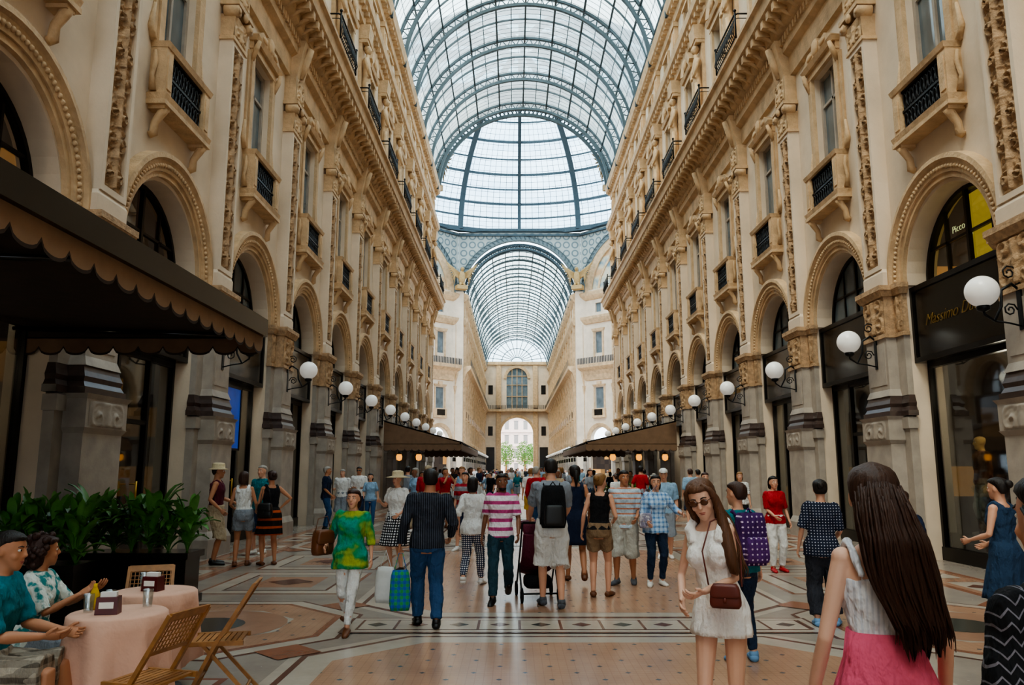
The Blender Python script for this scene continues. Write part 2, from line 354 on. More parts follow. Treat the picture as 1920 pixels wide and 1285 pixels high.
def window_tall():
    b=MB()
    for sx in (-1,1):
        b.box(sx*.8-.1,sx*.8+.1,-.09,0,9.18,11.8); b.box(sx*.97-.06,sx*.97+.06,-.05,0,9.18,11.7); b.tube([(sx*1.0,-.03,9.2),(sx*1.12,-.03,9.4),(sx*1.02,-.03,9.9)],[.07,.06,.03],8)
        b.tube([(sx*.86,-.06,11.5),(sx*.88,-.16,11.8),(sx*.86,-.22,12.0)],[.05,.07,.05],8)
    b.box(-.92,.92,-.1,0,11.8,12.0); b.tbox(-.95,.95,-.18,0,12.0,12.12,.06,.06)
    pr=[(-1.0,12.12),(1.0,12.12),(.55,12.42),(.2,12.38),(0,12.6),(-.2,12.38),(-.55,12.42)]
    n=len(pr); b.add([(x,-.2,z) for x,z in pr]+[(x,0,z) for x,z in pr],[tuple(range(n)),*[((j+1)%n,j,n+j,n+(j+1)%n) for j in range(n)]])
    b.ell((0,-.22,12.33),(.18,.07,.22)); b.ell((.42,-.21,12.26),(.17,.04,.08)); b.ell((-.42,-.21,12.26),(.17,.04,.08))
    f=MB(); f.box(-.7,-.6,.14,.22,9.2,11.8); f.box(.6,.7,.14,.22,9.2,11.8); f.box(-.04,.04,.15,.22,9.2,11.8); f.box(-.7,.7,.15,.22,10.95,11.02); f.box(-.7,.7,.15,.22,11.7,11.8)
    g=MB(); g.box(-.68,.68,.2,.23,9.2,11.8)
    return b.mesh('stone_surround',[stone]),f.mesh('frame',[grey]),g.mesh('glass',[wglass])
def window_attic():
    b=MB()
    for sx in (-1,1): b.box(sx*.7-.12,sx*.7+.12,-.1,0,15.6,18.8)
    b.box(-.85,.85,-.12,0,18.8,19.05); b.tbox(-.9,.9,-.2,0,19.05,19.2,.06,.06); b.arcprof([(.5,0),(.5,-.2),(.95,-.24),(.98,0)],0,19.15,.3,pi-.3,12); b.ell((0,-.22,19.6),(.22,.1,.26))
    b.box(-.85,.85,-.2,0,15.95,16.1); b.box(-.65,.65,-.1,0,21.1,21.3); b.box(-.65,.65,-.14,0,22.5,22.65)
    for sx in (-1,1): b.box(sx*.55-.1,sx*.55+.1,-.1,0,21.1,22.6)
    f=MB()
    f.box(-.04,.04,.18,.27,16.1,18.8); f.box(-.58,.58,.2,.27,17.9,17.97); f.box(-.04,.04,.18,.27,21.3,22.5)
    g=MB(); g.box(-.57,.57,.25,.28,16.1,18.8); g.box(-.45,.45,.25,.28,21.3,22.5)
    return b.mesh('stone_surround',[stone]),f.mesh('frame',[grey]),g.mesh('glass',[wglass])
def lunette():
    f=MB(); cz=5.35
    f.arcprof([(1.44,.38),(1.52,.38),(1.52,.5),(1.44,.5)],0,cz,0,pi,24)
    f.box(-.035,.035,.38,.46,cz,cz+1.45); f.box(-.75,-.7,.4,.46,cz,cz+1.27); f.box(.7,.75,.4,.46,cz,cz+1.27); f.box(-1.35,1.35,.4,.46,cz+.62,cz+.67); f.box(-1.5,1.5,.36,.48,cz-.04,cz+.06)
    g=MB(); n=20; vs=[(0,.44,cz)]+[(1.5*math.cos(pi*i/n),.44,cz+1.5*math.sin(pi*i/n)) for i in range(n+1)]
    g.add(vs,[(0,i+2,i+1) for i in range(n)])
    return f.mesh('frame',[bronze]),g
def shopfront():
    f=MB()
    for x in (-1.6,-.62,.54,1.52): f.box(x,x+.08,.3,.42,0,3.75)
    f.box(-1.6,1.6,.28,.44,0,.25); f.box(-1.6,1.6,.3,.42,3.68,3.78); f.box(-.6,.6,.31,.4,2.5,2.58)
    g=MB(); g.box(-1.58,1.58,.35,.365,.25,3.7)
    h=MB(); h.tube([(.12,.2,.95),(.12,.2,1.5)],.02,8); h.tube([(.12,.2,1.0),(.12,.32,1.0)],.014,6); h.tube([(.12,.2,1.45),(.12,.32,1.45)],.014,6)
    return f.mesh('frame',[bronze]),g.mesh('glass',[shopglass]),h.mesh('handle',[M('brass','#b08a3c',.3,.8)])
def widefront():
    f=MB()
    for x in (-1.6,1.52): f.box(x,x+.08,.3,.42,0,3.75)
    f.box(-1.6,1.6,.28,.44,0,.25); f.box(-1.6,1.6,.3,.42,3.68,3.78)
    return f.mesh('frame',[bronze])
def fascia():
    b=MB(); b.box(-1.6,1.6,.1,.5,3.78,5.3); b.box(-1.6,1.6,.06,.1,3.78,3.88,1); b.box(-1.6,1.6,.06,.1,5.2,5.3,1); b.box(-1.6,-1.52,.06,.1,3.88,5.2,1); b.box(1.52,1.6,.06,.1,3.88,5.2,1)
    return b.mesh('shop_sign',[black,bronze])
def railing():
    g=MB(); L=1.15
    for z,r in ((14.75,.02),(15.5,.03),(15.35,.015)): g.tube([(-L,-.75,z),(-L,-1.05,z),(-L+.1,-1.12,z),(L-.1,-1.12,z),(L,-1.05,z),(L,-.75,z)],r,6)
    for i in range(17):
        x=-L+.1+i*(2*L-.2)/16; g.tube([(x,-1.12,14.75),(x,-1.2,14.95),(x,-1.12,15.4)],.014,5)
    for i in range(8):
        x=-L+.24+i*(2*L-.48)/7; g.tube([(x+.09*math.cos(a),-1.13,15.1+.16*math.sin(a)) for a in [2*pi*j/8 for j in range(9)]],.014,5)
    for sx in (-1,1): g.tube([(sx*L,-1.12,14.7),(sx*L,-1.12,15.55)],.03,6); g.ell((sx*L,-1.12,15.6),(.05,.05,.05),nu=8,nv=6)
    return g.mesh('balcony_railing',[iron])
def caryatid():
    b=MB(); b.box(-.35,.35,-.4,0,14.75,15.5); b.tbox(-.3,.3,-.35,0,15.5,15.62,.05,.05)
    def ring(z,w,d,cy=-.28): return [(w*math.cos(2*pi*j/14),cy+d*math.sin(2*pi*j/14),z) for j in range(14)]
    b.loft([ring(15.6,.2,.15),ring(16.2,.17,.14),ring(16.9,.2,.17),ring(17.3,.26,.19),ring(17.55,.23,.18,-.3),ring(17.8,.18,.15),ring(18.15,.25,.18),ring(18.4,.29,.16),ring(18.55,.2,.13),ring(18.62,.09,.09,-.3),ring(18.75,.08,.08,-.32)])
    b.ell((0,-.34,18.95),(.14,.16,.19)); b.ell((0,-.3,19.02),(.17,.16,.15)); b.ell((0,-.48,18.93),(.03,.04,.05))
    for sx in (-1,1):
        b.tube([(sx*.28,-.3,18.42),(sx*.4,-.38,18.1),(sx*.3,-.46,17.75),(sx*.08,-.48,17.72)],[.09,.075,.06,.05],8)
        b.tube([(sx*.2,-.36,17.4),(sx*.26,-.36,16.6),(sx*.16,-.38,15.7)],[.09,.07,.1],8)
    b.box(-.36,.36,-.38,0,19.15,19.3); b.tbox(-.38,.38,-.42,0,19.3,19.9,.05,.06); b.box(-.34,.34,-.14,0,15.5,19.2)
    b.box(-.34,.34,-.2,0,20.9,23.0); b.box(-.4,.4,-.26,0,22.7,22.95); b.box(-.22,.22,-.26,0,21.2,22.4)
    return b.mesh('caryatid',[stone])
AM=arch_mesh(); BB,BG,BBR=balconet_parts(); WTs,WTf,WTg=window_tall(); WAs,WAf,WAg=window_attic(); LF,LGm=lunette(); SFf,SFg,SFh=shopfront(); SFw=widefront(); FS=fascia(); RL=railing(); CY=caryatid()
LG=LGm.mesh('glass',[shopglass]); LGd=LGm.mesh('glass',[wglass])
def lamp_meshes():
    br=MB(); y0=-.33
    br.box(-.05,.05,y0-.03,y0,3.75,4.55); br.tube([(0,y0,4.35),(0,y0-.12,4.45),(0,y0-.28,4.35),(0,y0-.3,4.1),(0,y0-.42,3.88),(0,y0-.56,3.98),(0,y0-.57,4.06)],[.022]*7,8)
    sp=[(0,y0-.17+ .11*(1-t/14)*math.cos(t*.9),4.05+.11*(1-t/14)*math.sin(t*.9)) for t in range(12)]; br.tube(sp,.013,6)
    sp=[(0,y0-.14+ .12*(1-t/14)*math.cos(t*.9),4.62+.12*(1-t/14)*math.sin(t*.9)) for t in range(12)]; br.tube(sp,.013,6); br.tube([(0,y0,3.8),(0,y0-.2,3.85),(0,y0-.4,3.88)],.014,6)
    br.lathe([(.03,4.02),(.09,4.05),(.1,4.1),(.06,4.13)],12,(0,y0-.57,0))
    g=MB(); g.ell((0,y0-.57,4.33),(.235,.235,.235),nu=28,nv=18); return br.mesh('bracket',[iron]),g.mesh('globe',[white])
LB,LGL=lamp_meshes()
wn=[0]
def W(): wn[0]+=1; return 'window_%d'%wn[0]
def place(yv,sx): return dict(loc=(sx*WX,yv,0),rz=R2(-90) if sx>0 else R2(90))
TEXTS=[]
def text(body,size,mat,parent,loc,shear=.35,ext=.006,off=0):
    cu=bpy.data.curves.new('lettering','FONT'); cu.body=body; cu.size=size; cu.shear=shear; cu.extrude=ext; cu.offset=off; cu.align_x='CENTER'; cu.materials.append(mat)
    o=bpy.data.objects.new('t_lettering',cu); COL.objects.link(o); TEXTS.append((o,mat,parent,loc))
for sx,side in ((-1,'left'),(1,'right')):
    mb=MB()
    for c in BC: wall_bay(mb,c if sx<0 else -c)
    for (a,b) in ((PY[-1],YN1),(-25,PY[0])):
        a2,b2=(a,b) if sx<0 else (-b,-a); mb.box(a2,b2,0,.4,0,24.3)
    a2,b2=(59.3,59.85) if sx<0 else (-59.85,-59.3); mb.box(a2,b2,.02,1.6,0,24.25)
    O('wall_'+side,mb.mesh('wall',[plaster]),loc=(sx*WX,0,0),rz=R2(90) if sx<0 else R2(-90),kind='structure',label='tall cream plaster arcade facade with arched openings')
    s=MB(); 
    a2,b2=(YN0,YN1) if sx<0 else (-YN1,-YN0)
    s.box(a2,b2,2.2,2.3,0,7.6); s.box(a2,b2,.3,2.3,7.5,7.6)
    for p in PY: pp=p if sx<0 else -p; s.box(pp-.3,pp+.3,.05,2.3,0,7.5)
    O('wall_%s_shops'%side,s.mesh('shops',[shopb]),loc=(sx*WX,0,0),rz=R2(90) if sx<0 else R2(-90),kind='structure',label='dim shop interiors with warm glow painted in patches')
    t=MB(); 
    t.extr([(0,12.6),(-.12,12.65),(-.14,13.2),(-.3,13.3),(-.34,13.75),(-.5,13.85),(-.55,14.05),(-.95,14.25),(-1.0,14.55),(-1.1,14.6),(-1.1,14.72),(0,14.72)],a2,b2)
    y=PY[0]
    while y<YN1:
        yy=y if sx<0 else -y; t.box(yy-.09,yy+.09,-.9,-.3,13.97,14.2); t.tube([(yy,-.88,14.1),(yy,-.6,13.95),(yy,-.4,13.8)],[.08,.06,.05],6); y+=.47
    y=PY[0]
    while y<YN1:
        yy=y if sx<0 else -y; t.box(yy-.05,yy+.05,-.38,-.3,13.5,13.7); y+=.2
    O('trim_balcony_cornice_'+side,t.mesh('cornice',[stone]),loc=(sx*WX,0,0),rz=R2(90) if sx<0 else R2(-90),kind='structure',label='projecting ochre stone balcony cornice with brackets')
    t=MB(); t.extr([(0,19.9),(-.2,19.95),(-.22,20.3),(-.5,20.5),(-.55,20.8),(0,20.95)],a2,b2); t.extr([(0,22.95),(-.15,23),(-.2,23.3),(-.5,23.5),(-.6,23.9),(0,24.0)],a2,b2)
    y=PY[0]
    while y<YN1:
        yy=y if sx<0 else -y; t.box(yy-.08,yy+.08,-.42,-.1,20.2,20.4); t.box(yy-.08,yy+.08,-.42,-.1,23.3,23.5); y+=.47
    O('trim_upper_cornice_'+side,t.mesh('cornice2',[stone]),loc=(sx*WX,0,0),rz=R2(90) if sx<0 else R2(-90),kind='structure',label='upper ochre stone cornices below the glass vault')
    for p in PY:
        r=O('pilaster',PL[0][1],**place(p,sx),label='carved stone pilaster with grey plinth and scrolled capital',cat='pilaster',group='pilasters along the arcade')
        for nm,me in PL[1:]: O(nm,me,parent=r)
        if p>-1:
            O('caryatid_statue',CY,**place(p,sx),label='ochre stone herm statue standing above the cornice',cat='statue',group='statues along the upper storey')
            if not (sx<0 and p<12):
                l=O('wall_lamp',LB,**place(p,sx),label='white globe lamp on black scrolled iron bracket',cat='lamp',group='globe lamps on the pilasters')
                O('globe',LGL,parent=l)
    for i,c in enumerate(BC):
        O('arch_surround',AM,**place(c,sx),label='round ochre stone arch moulding with beaded edge',cat='arch',group='arch mouldings along the arcade')
        b=O('balconet',BB,**place(c,sx),label='small stone window balcony with black iron grille',cat='balcony',group='window balconies along the arcade')
        O('iron_grille',BG,parent=b); 
        for s2 in (-1,1): O('bracket',BBR,parent=b,loc=(s2*.84,0,0))
        w=O(W(),WTs,**place(c,sx),kind='structure',label='tall window with carved stone hood'); O('frame',WTf,parent=w); O('glass',WTg,parent=w)
        w=O(W(),WAs,**place(c,sx),kind='structure',label='upper storey window with arched stone hood'); O('frame',WAf,parent=w); O('glass',WAg,parent=w)
        w=O(W(),LF,**place(c,sx),kind='structure',label='half-round window with dark frame'); O('glass',LG if c<17 else LGd,parent=w)
        if sx>0 and abs(c-13.75)<.1:
            text('Piccolo',.2,neon,w,(-.38,.5,6.15),.1,off=-.006); text('Ki',.2,neon,w,(-.1,.5,5.95),.1,off=-.006)
            lb=MB(); lb.box(-1.5,1.5,1.3,1.35,5.2,7.2); lb.box(-1.5,1.5,.6,1.3,5.2,5.25)
            O('glow_panel',lb.mesh('glow_panel',[M('yellow_interior_glow','#97822c',.6,emis=1.1,nscale=2,namt=.4)]),parent=w)  # self-glowing panel stands in for the yellow-lit shop interior
        wd=(sx>0 and abs(c-13.75)<.1)
        w=O(W(),SFw if wd else SFf,**place(c,sx),kind='structure',label='glazed shopfront in dark bronze frame'); O('glass',SFg,parent=w)
        if not wd: O('handle',SFh,parent=w)
        O('balcony_railing',RL,**place(c,sx),label='black scrolled iron balcony railing on the cornice',cat='railing',group='railings along the balcony cornice')
        if sx<0 and abs(c-9.05)<.1: continue
        fs=O('shop_sign',FS,**place(c,sx),label='black shop fascia panel under the arch',cat='sign',group='shop fascias')
        if wd:
            fs['label']='black shop fascia with gold script lettering'; text('Massimo Dutti',.32,gold,fs,(-.2,.085,4.45),.45,off=-.008)
        if sx>0 and abs(c-27.85)<.1: text('Camm',.4,gold,fs,(0,.085,4.4))
def onwall(name,mesh,yv,sx,**k): return O(name,mesh,**place(yv,sx),**k)
b=MB(); b.box(-.45,.45,.22,.25,2.2,3.6); b.box(-.5,-.45,.2,.27,2.15,3.65,1); b.box(.45,.5,.2,.27,2.15,3.65,1); b.box(-.5,.5,.2,.27,2.15,2.2,1); b.box(-.5,.5,.2,.27,3.6,3.65,1)
onwall('poster',b.mesh('poster',[M('blue_poster','#2b4fae',.4,nscale=2,namt=.35,emis=.25),bronze]),18.45,-1,label='blue illuminated poster in a dark frame in a shop window',cat='poster')
b=MB(); b.box(-.7,.7,.4,1.3,0,.5); b.box(-.72,.72,.39,1.32,.46,.52)
O('display_plinth',b.mesh('plinth',[black]),**place(14.5,1),label='low black display plinth inside the shop window',cat='plinth')

# ------------------------------------------------------------ simple facades
def simple_facade(mb,cs,W=P/2,ends=()):
    for c in cs:
        wall_bay(mb,c,W)
        mb.arcprof([(1.52,.1),(1.52,-.1),(1.95,-.22),(1.95,0)],c,5.42,0,pi,14,1)
        mb.box(c-1,c+1,-.34,0,8.0,8.2,1); mb.box(c-.98,c+.98,-.3,0,8.2,9.15,1); mb.box(c-.64,c+.64,-.32,-.3,8.3,9.05,2)
        for s2 in(-1,1): mb.box(c+s2*.8-.1,c+s2*.8+.1,-.1,0,9.2,11.8,1); mb.box(c+s2*.7-.12,c+s2*.7+.12,-.1,0,15.6,18.8,1)
        mb.tbox(c-.9,c+.9,-.12,0,11.9,12.15,.1,.1,1); mb.box(c-.3,c+.3,-.2,0,12.15,12.5,1); mb.tbox(c-.9,c+.9,-.14,0,18.85,19.2,.1,.1,1)
        mb.box(c-1.6,c+1.6,.1,.5,3.78,5.3,2); mb.box(c-1.6,c+1.6,.45,.5,0,3.8,3)
    ps=sorted(set([round(c-W,3) for c in cs]+[round(c+W,3) for c in cs]))
    for p in ps:
        mb.box(p-.54,p+.54,-.44,0,0,2.7,4); mb.box(p-.78,p+.78,-.14,0,0,5.3,4); mb.box(p-.5,p+.5,-.4,0,2.7,3.2,2); mb.box(p-.45,p+.45,-.33,0,3.2,4.4,4); mb.tbox(p-.45,p+.45,-.33,0,4.4,5.4,.1,.1,1)
        mb.box(p-.38,p+.38,-.28,0,5.4,11,1); mb.tbox(p-.4,p+.4,-.3,0,11,12.1,.1,.12,1); mb.tbox(p-.38,p+.38,-.3,0,12.1,13.8,0,.25,1)
        mb.box(p-.34,p+.34,-.3,0,14.7,19.9,1); mb.box(p-.34,p+.34,-.2,0,20.9,23,1)
    a=cs[0]-W-1.0; b=cs[-1]+W+1.0
    if ends: a,b=ends; 
    mb.box(a,cs[0]-W,0,.3,0,24.3); mb.box(cs[-1]+W,b,0,.3,0,24.3)
    mb.extr([(0,12.7),(-.14,12.75),(-.3,13.4),(-.5,13.9),(-.95,14.3),(-1.0,14.72),(0,14.72)],a,b,1)
    mb.extr([(0,19.9),(-.2,19.95),(-.5,20.5),(-.55,20.8),(0,20.95)],a,b,1); mb.extr([(0,22.95),(-.2,23.1),(-.5,23.5),(-.6,23.9),(0,24.2)],a,b,1)
    mb.box(a,b,-1.0,-.95,14.72,15.5,5)
def railmat():
    t=NT('lattice_railing'); x,y,z=t.xyz(); fx=t.m('FRACT',t.m('MULTIPLY',t.m('ADD',x,200),4)); f=t.m('LESS_THAN',fx,.45)
    p=t.bsdf(C('#26282a'),.5); tr=t.n('ShaderNodeBsdfTransparent'); m=t.n('ShaderNodeMixShader'); t.l(f,m.inputs[0]); t.l(tr.outputs[0],m.inputs[1]); t.l(p.outputs[0],m.inputs[2]); t.l(m.outputs[0],t.out.inputs[0]); return t.mat
FMATS=[plaster,stone,black,shopb,grey,railmat()]
FB=[101.5+P*i for i in range(15)]
for sx,side in ((-1,'left'),(1,'right')):
    mb=MB(); cs=FB if sx<0 else [-c for c in reversed(FB)]
    simple_facade(mb,cs,ends=((98.3,171.5) if sx<0 else (-171.5,-98.3)))
    a2,b2=(97.7,98.35) if sx<0 else (-98.35,-97.7); mb.box(a2,b2,.02,1.9,0,24.25)
    O('wall_%s_far'%side,mb.mesh('farwall',FMATS),loc=(sx*WX,0,0),rz=R2(90) if sx<0 else R2(-90),kind='structure',label='cream and ochre arcade facade beyond the crossing')
    for c in FB:
        O(W(),WTg,**place(c,sx),kind='structure',label='tall window'); O(W(),WAg,**place(c,sx),kind='structure',label='upper window')
    for c in [99.15+P*i for i in range(15)]:
        l=O('wall_lamp',LB,**place(c,sx),label='white globe lamp on black scrolled iron bracket',cat='lamp',group='globe lamps on the pilasters'); O('globe',LGL,parent=l)
CT=V((0,79,0)); ra=19.2
dm=MB(); simple_facade(dm,[-5.23,0,5.23],2.6,ends=(-7.95,7.95)); dme=dm.mesh('diag',FMATS)
def spandrel(lun):
    b=MB(); R=7.35; n=28; zt=32.2
    for i in range(n):
        a0=pi*i/n;a1=pi*(i+1)/n; p0=(R*math.cos(a0),ZS+.4+R*math.sin(a0)); p1=(R*math.cos(a1),ZS+.4+R*math.sin(a1))
        b.q((p0[0],0,p0[1]),(p0[0],0,zt),(p1[0],0,zt),(p1[0],0,p1[1]),0)
    b.box(-7.95,-7.35,0,.2,23.8,zt,0); b.box(7.35,7.95,0,.2,23.8,zt,0)
    b.arcprof([(7.3,.3),(7.3,-.2),(7.42,-.25),(7.48,-.12),(7.85,-.12),(7.9,-.25),(8.0,0)],0,ZS+.4,0.02,pi-.02,32,1)
    b.box(-7.95,7.95,-.35,.1,31.7,31.9,4); b.box(-7.95,7.95,-.4,.1,32.3,32.65,4)
    for i in range(40):
        a=pi*(i+.5)/40; b.tube([(7.46*math.cos(a),-.2,ZS+.4+7.46*math.sin(a)),(7.87*math.cos(a+.04),-.2,ZS+.4+7.87*math.sin(a+.04))],.045,4,4)
    if lun:
        vs=[(0,.35,ZS+.4)]+[(7.3*math.cos(pi*i/n),.35,ZS+.4+7.3*math.sin(pi*i/n)) for i in range(n+1)]; b.add(vs,[(0,i+2,i+1) for i in range(n)],2)
        b.arcprof([(6.4,.3),(6.4,.1),(7.3,-.1),(7.3,.3)],0,ZS+.4,0,pi,24,3)
        b.arcprof([(5.2,.34),(5.2,.24),(5.5,.24),(5.5,.34)],0,ZS+.4,0,pi,24,3)
    return b.mesh('spandrel',[fret,lgird,fresco,stone,girder])
SPo,SPl=spandrel(False),spandrel(True)
for k in range(8):
    a=k*pi/4; n=V((math.sin(a),math.cos(a),0)); pos=CT+n*ra; pos.z=0
    rz=-a
    if k%2:
        O('wall_octagon_%d'%k,dme,loc=pos,rz=rz,kind='structure',label='diagonal facade of the crossing with windows and balcony')
        O('trim_spandrel_%d'%k,SPl,loc=pos,rz=rz,kind='structure',label='arched fresco lunette under grey ironwork')
        for c in (-5.23,0,5.23):
            p2=pos+Matrix.Rotation(rz,3,'Z')@V((c,0,0)); O(W(),WTg,loc=p2,rz=rz,kind='structure',label='tall window'); O(W(),WAg,loc=p2,rz=rz,kind='structure',label='upper window')
    else: O('trim_spandrel_%d'%k,SPo,loc=pos,rz=rz,kind='structure',label='grey pierced iron arch of the crossing')
def eagle():
    b=MB(); b.box(-.7,.7,-.5,.5,24.3,24.8); b.ell((0,-.2,25.8),(.45,.4,.95)); b.ell((0,-.35,26.9),(.24,.3,.28)); b.tube([(0,-.6,26.9),(0,-.8,26.8)],[.1,.02],8)
    for sx in(-1,1):
        for i in range(9):
            t=i/8; b.tube([(sx*.3,-.15,25.7+.6*t),(sx*(.9+.6*t),-.05,26.0+1.2*t),(sx*(1.0+1.2*t),.0,24.9+3.0*t)],[.16,.14,.03],6)
        b.tube([(sx*.2,-.3,25.1),(sx*.3,-.4,24.7)],[.18,.12],8)
    b.tube([(0,0,25),(0,.2,24.5)],[.3,.4],8)
    return b.mesh('eagle',[M('gilded_plaster','#b3925f',.6)])
eg=eagle()
for k in range(8):
    a=(k+.5)*pi/4; pos=CT+V((math.sin(a),math.cos(a),0))*19.3; 
    O('eagle_statue',eg,loc=pos,rz=-a,label='pale sculpted eagle with spread wings at the arch springing',cat='statue',group='eagles around the crossing')
def dome():
    b=MB(); nu=64; nv=24; vs=[];uv=[];R=20.2
    for i in range(nv+1):
        p=R2(90)*i/nv*.93
        for j in range(nu+1):
            a=2*pi*j/nu; vs.append((R*math.cos(p)*math.sin(a),R*math.cos(p)*math.cos(a),32.6+15*math.sin(p))); uv.append((a*19,p*19))
    n=nu+1; b.add(vs,[(i*n+j,i*n+j+1,(i+1)*n+j+1,(i+1)*n+j) for i in range(nv) for j in range(nu)],0,True); b.uv=uv
    return b.mesh('dome',[dglass])
O('ceiling_dome',dome(),loc=CT,kind='structure',label='glass dome over the crossing')
b=MB()
for j in range(16):
    a=2*pi*j/16; pts=[]
    for i in range(19):
        p=R2(90)*i/18*.93; pts.append((19.9*math.cos(p)*math.sin(a),19.9*math.cos(p)*math.cos(a),32.5+14.8*math.sin(p)))
    b.tube(pts,[.45 if j%2 else .3]*19,4)
for i,p in enumerate([0,7,14,21,28,35,43,52,62,74]):
    p=R2(p); b.tube([(20*math.cos(p)*math.sin(2*pi*j/64),20*math.cos(p)*math.cos(2*pi*j/64),32.5+14.9*math.sin(p)) for j in range(65)],(.18 if i%2==0 else .11) if i else .42,4)
b.tube([(1.8*math.sin(2*pi*j/24),1.8*math.cos(2*pi*j/24),47.2) for j in range(25)],.35,6)
O('trim_dome_ribs',b.mesh('dome_ribs',[girder]),loc=CT,kind='structure',label='dark iron ribs and rings of the dome')
def vault(y0,y1,name):
    b=MB(); n=30; vs=[];uv=[]
    ny=int((y1-y0)/4)+1
    for k in range(ny+1):
        y=y0+(y1-y0)*k/ny
        for i in range(n+1):
            a=pi*i/n; vs.append((RV*math.cos(a),y,ZS+RV*math.sin(a))); uv.append((y+50,a*RV))
    m=n+1; b.add(vs,[(k*m+i,k*m+i+1,(k+1)*m+i+1,(k+1)*m+i) for k in range(ny) for i in range(n)],0,True); b.uv=uv
    O(name,b.mesh(name,[vglass]),kind='structure',label='semicircular iron and glass vault')
    t=MB()
    for i in range(1,12):
        a=pi*i/12; r=7.2; t.tube([(r*math.cos(a),y0,ZS+r*math.sin(a)),(r*math.cos(a),y1,ZS+r*math.sin(a))],.08 if i in(4,5,7,8) else .06,4)
    O(name.replace('ceiling','trim')+'_purlins',t.mesh('purlins',[girder]),kind='structure',label='long iron purlins of the vault')
vault(-25,YN1,'ceiling'); vault(98.2,171,'ceiling_far')
def rib(big):
    b=MB(); n=36
    if big:
        for r,w in ((7.22,.11),(6.7,.13)):
            b.tube([(r*math.cos(pi*i/n),0,ZS+r*math.sin(pi*i/n)) for i in range(n+1)],w,4)
        for i in range(n):
            a=pi*i/n; a2=pi*(i+.5)/n; a3=pi*(i+1)/n
            b.tube([(6.7*math.cos(a),0,ZS+6.7*math.sin(a)),(7.22*math.cos(a2),0,ZS+7.22*math.sin(a2)),(6.7*math.cos(a3),0,ZS+6.7*math.sin(a3))],.045,4)
    else: b.tube([(7.18*math.cos(pi*i/n),0,ZS+7.18*math.sin(pi*i/n)) for i in range(n+1)],.06,4)
    return b.mesh('vault_rib',[girder])
rb,rs=rib(True),rib(False)
ry=[p for p in PY]+[99.15+P*i for i in range(16)]
for y in ry: O('vault_rib',rb,loc=(0,y,0),label='arched lattice iron rib under the glass vault',cat='girder',group='ribs of the glass vault')
for y in [c for c in BC]+[101.5+P*i for i in range(15)]:
    O('vault_rib',rs,loc=(0,y,0),label='slender arched iron glazing rib',cat='girder',group='slender ribs of the glass vault')
b=MB(); n=40; a0=.12
for r,w in ((7.25,.16),(6.72,.16)): b.tube([(r*math.cos(a0+(pi-2*a0)*i/n),0,ZS+r*math.sin(a0+(pi-2*a0)*i/n)) for i in range(n+1)],w,4)
for i in range(60):
    a=a0+(pi-2*a0)*i/60; a3=a0+(pi-2*a0)*(i+1)/60; b.tube([(6.7*math.cos(a),0,ZS+6.7*math.sin(a)),(7.25*math.cos(a3),0,ZS+7.25*math.sin(a3))],.05,4); b.tube([(6.7*math.cos(a3),0,ZS+6.7*math.sin(a3)),(7.25*math.cos(a),0,ZS+7.25*math.sin(a))],.05,4)
dre=b.mesh('end_rib',[girder])
for y in (59.6,98.4): O('vault_rib',dre,loc=(0,y,0),label='deep lattice iron end arch of the vault',cat='girder',group='end arches of the vaults')
b=MB()
def archwall(mb,x0,x1,z0,z1,cx,r,cz,mat=0,n=20,th=.8):
    mb.q((x0,0,z0),(cx-r,0,z0),(cx-r,0,z1),(x0,0,z1),mat); mb.q((cx+r,0,z0),(x1,0,z0),(x1,0,z1),(cx+r,0,z1),mat)
    for i in range(n):
        a0=pi*i/n;a1=pi*(i+1)/n; p0=(cx+r*math.cos(a0),cz+r*math.sin(a0));p1=(cx+r*math.cos(a1),cz+r*math.sin(a1))
        mb.q((p0[0],0,p0[1]),(p0[0],0,z1),(p1[0],0,z1),(p1[0],0,p1[1]),mat); mb.q((p0[0],0,p0[1]),(p1[0],0,p1[1]),(p1[0],th,p1[1]),(p0[0],th,p0[1]),mat)
    for s2 in(-1,1): mb.q((cx+s2*r,0,z0),(cx+s2*r,th,z0),(cx+s2*r,th,cz),(cx+s2*r,0,cz),mat)
archwall(b,-9,9,0,15,0,3.5,9.4); archwall(b,-9,9,15,25,0,2.3,21.5,th=.3); b.q((-2.3,.3,15),(2.3,.3,15),(2.3,.3,24),(-2.3,.3,24),4)
b.arcprof([(3.5,0),(3.5,-.3),(4.1,-.4),(4.1,0)],0,9.4,0,pi,20,1); b.arcprof([(2.3,0),(2.3,-.3),(2.9,-.4),(2.9,0)],0,21.5,0,pi,20,1)
for s2 in(-1,1):
    b.box(s2*4-.5,s2*4+.5,-.4,0,0,14.4,1); b.box(s2*4-.5,s2*4+.5,-.4,0,15,24.5,1); b.box(s2*5.8-.5,s2*5.8+.5,-.05,0,9,11,2); b.box(s2*5.8-.5,s2*5.8+.5,-.05,0,18,20,2); b.box(s2*5.8-.9,s2*5.8+.9,-.06,0,0,6.5,2)
b.box(-9,9,-1,0,14.2,14.7,1); b.box(-9,9,-1,-.95,14.7,15.6,3); b.box(-9,9,-.6,0,24.5,25.2,1)
for s2 in (-1.1,0,1.1): b.box(s2-.08,s2+.08,.1,.28,15,23.7,1)
for z in (17.5,20,22): b.box(-2.3,2.3,.1,.28,z,z+.15,1)
nb=24
vs=[(0,.2,25)]+[(7.3*math.cos(pi*i/nb),.2,ZS+7.3*math.sin(pi*i/nb)) for i in range(nb+1)]; b.add(vs,[(0,i+2,i+1) for i in range(nb)],5)
for i in range(1,16): a=pi*i/16; b.tube([(1.2*math.cos(a),.1,25+1.2*math.sin(a)),(7.2*math.cos(a),.1,ZS+7.2*math.sin(a))],.09,4,6)
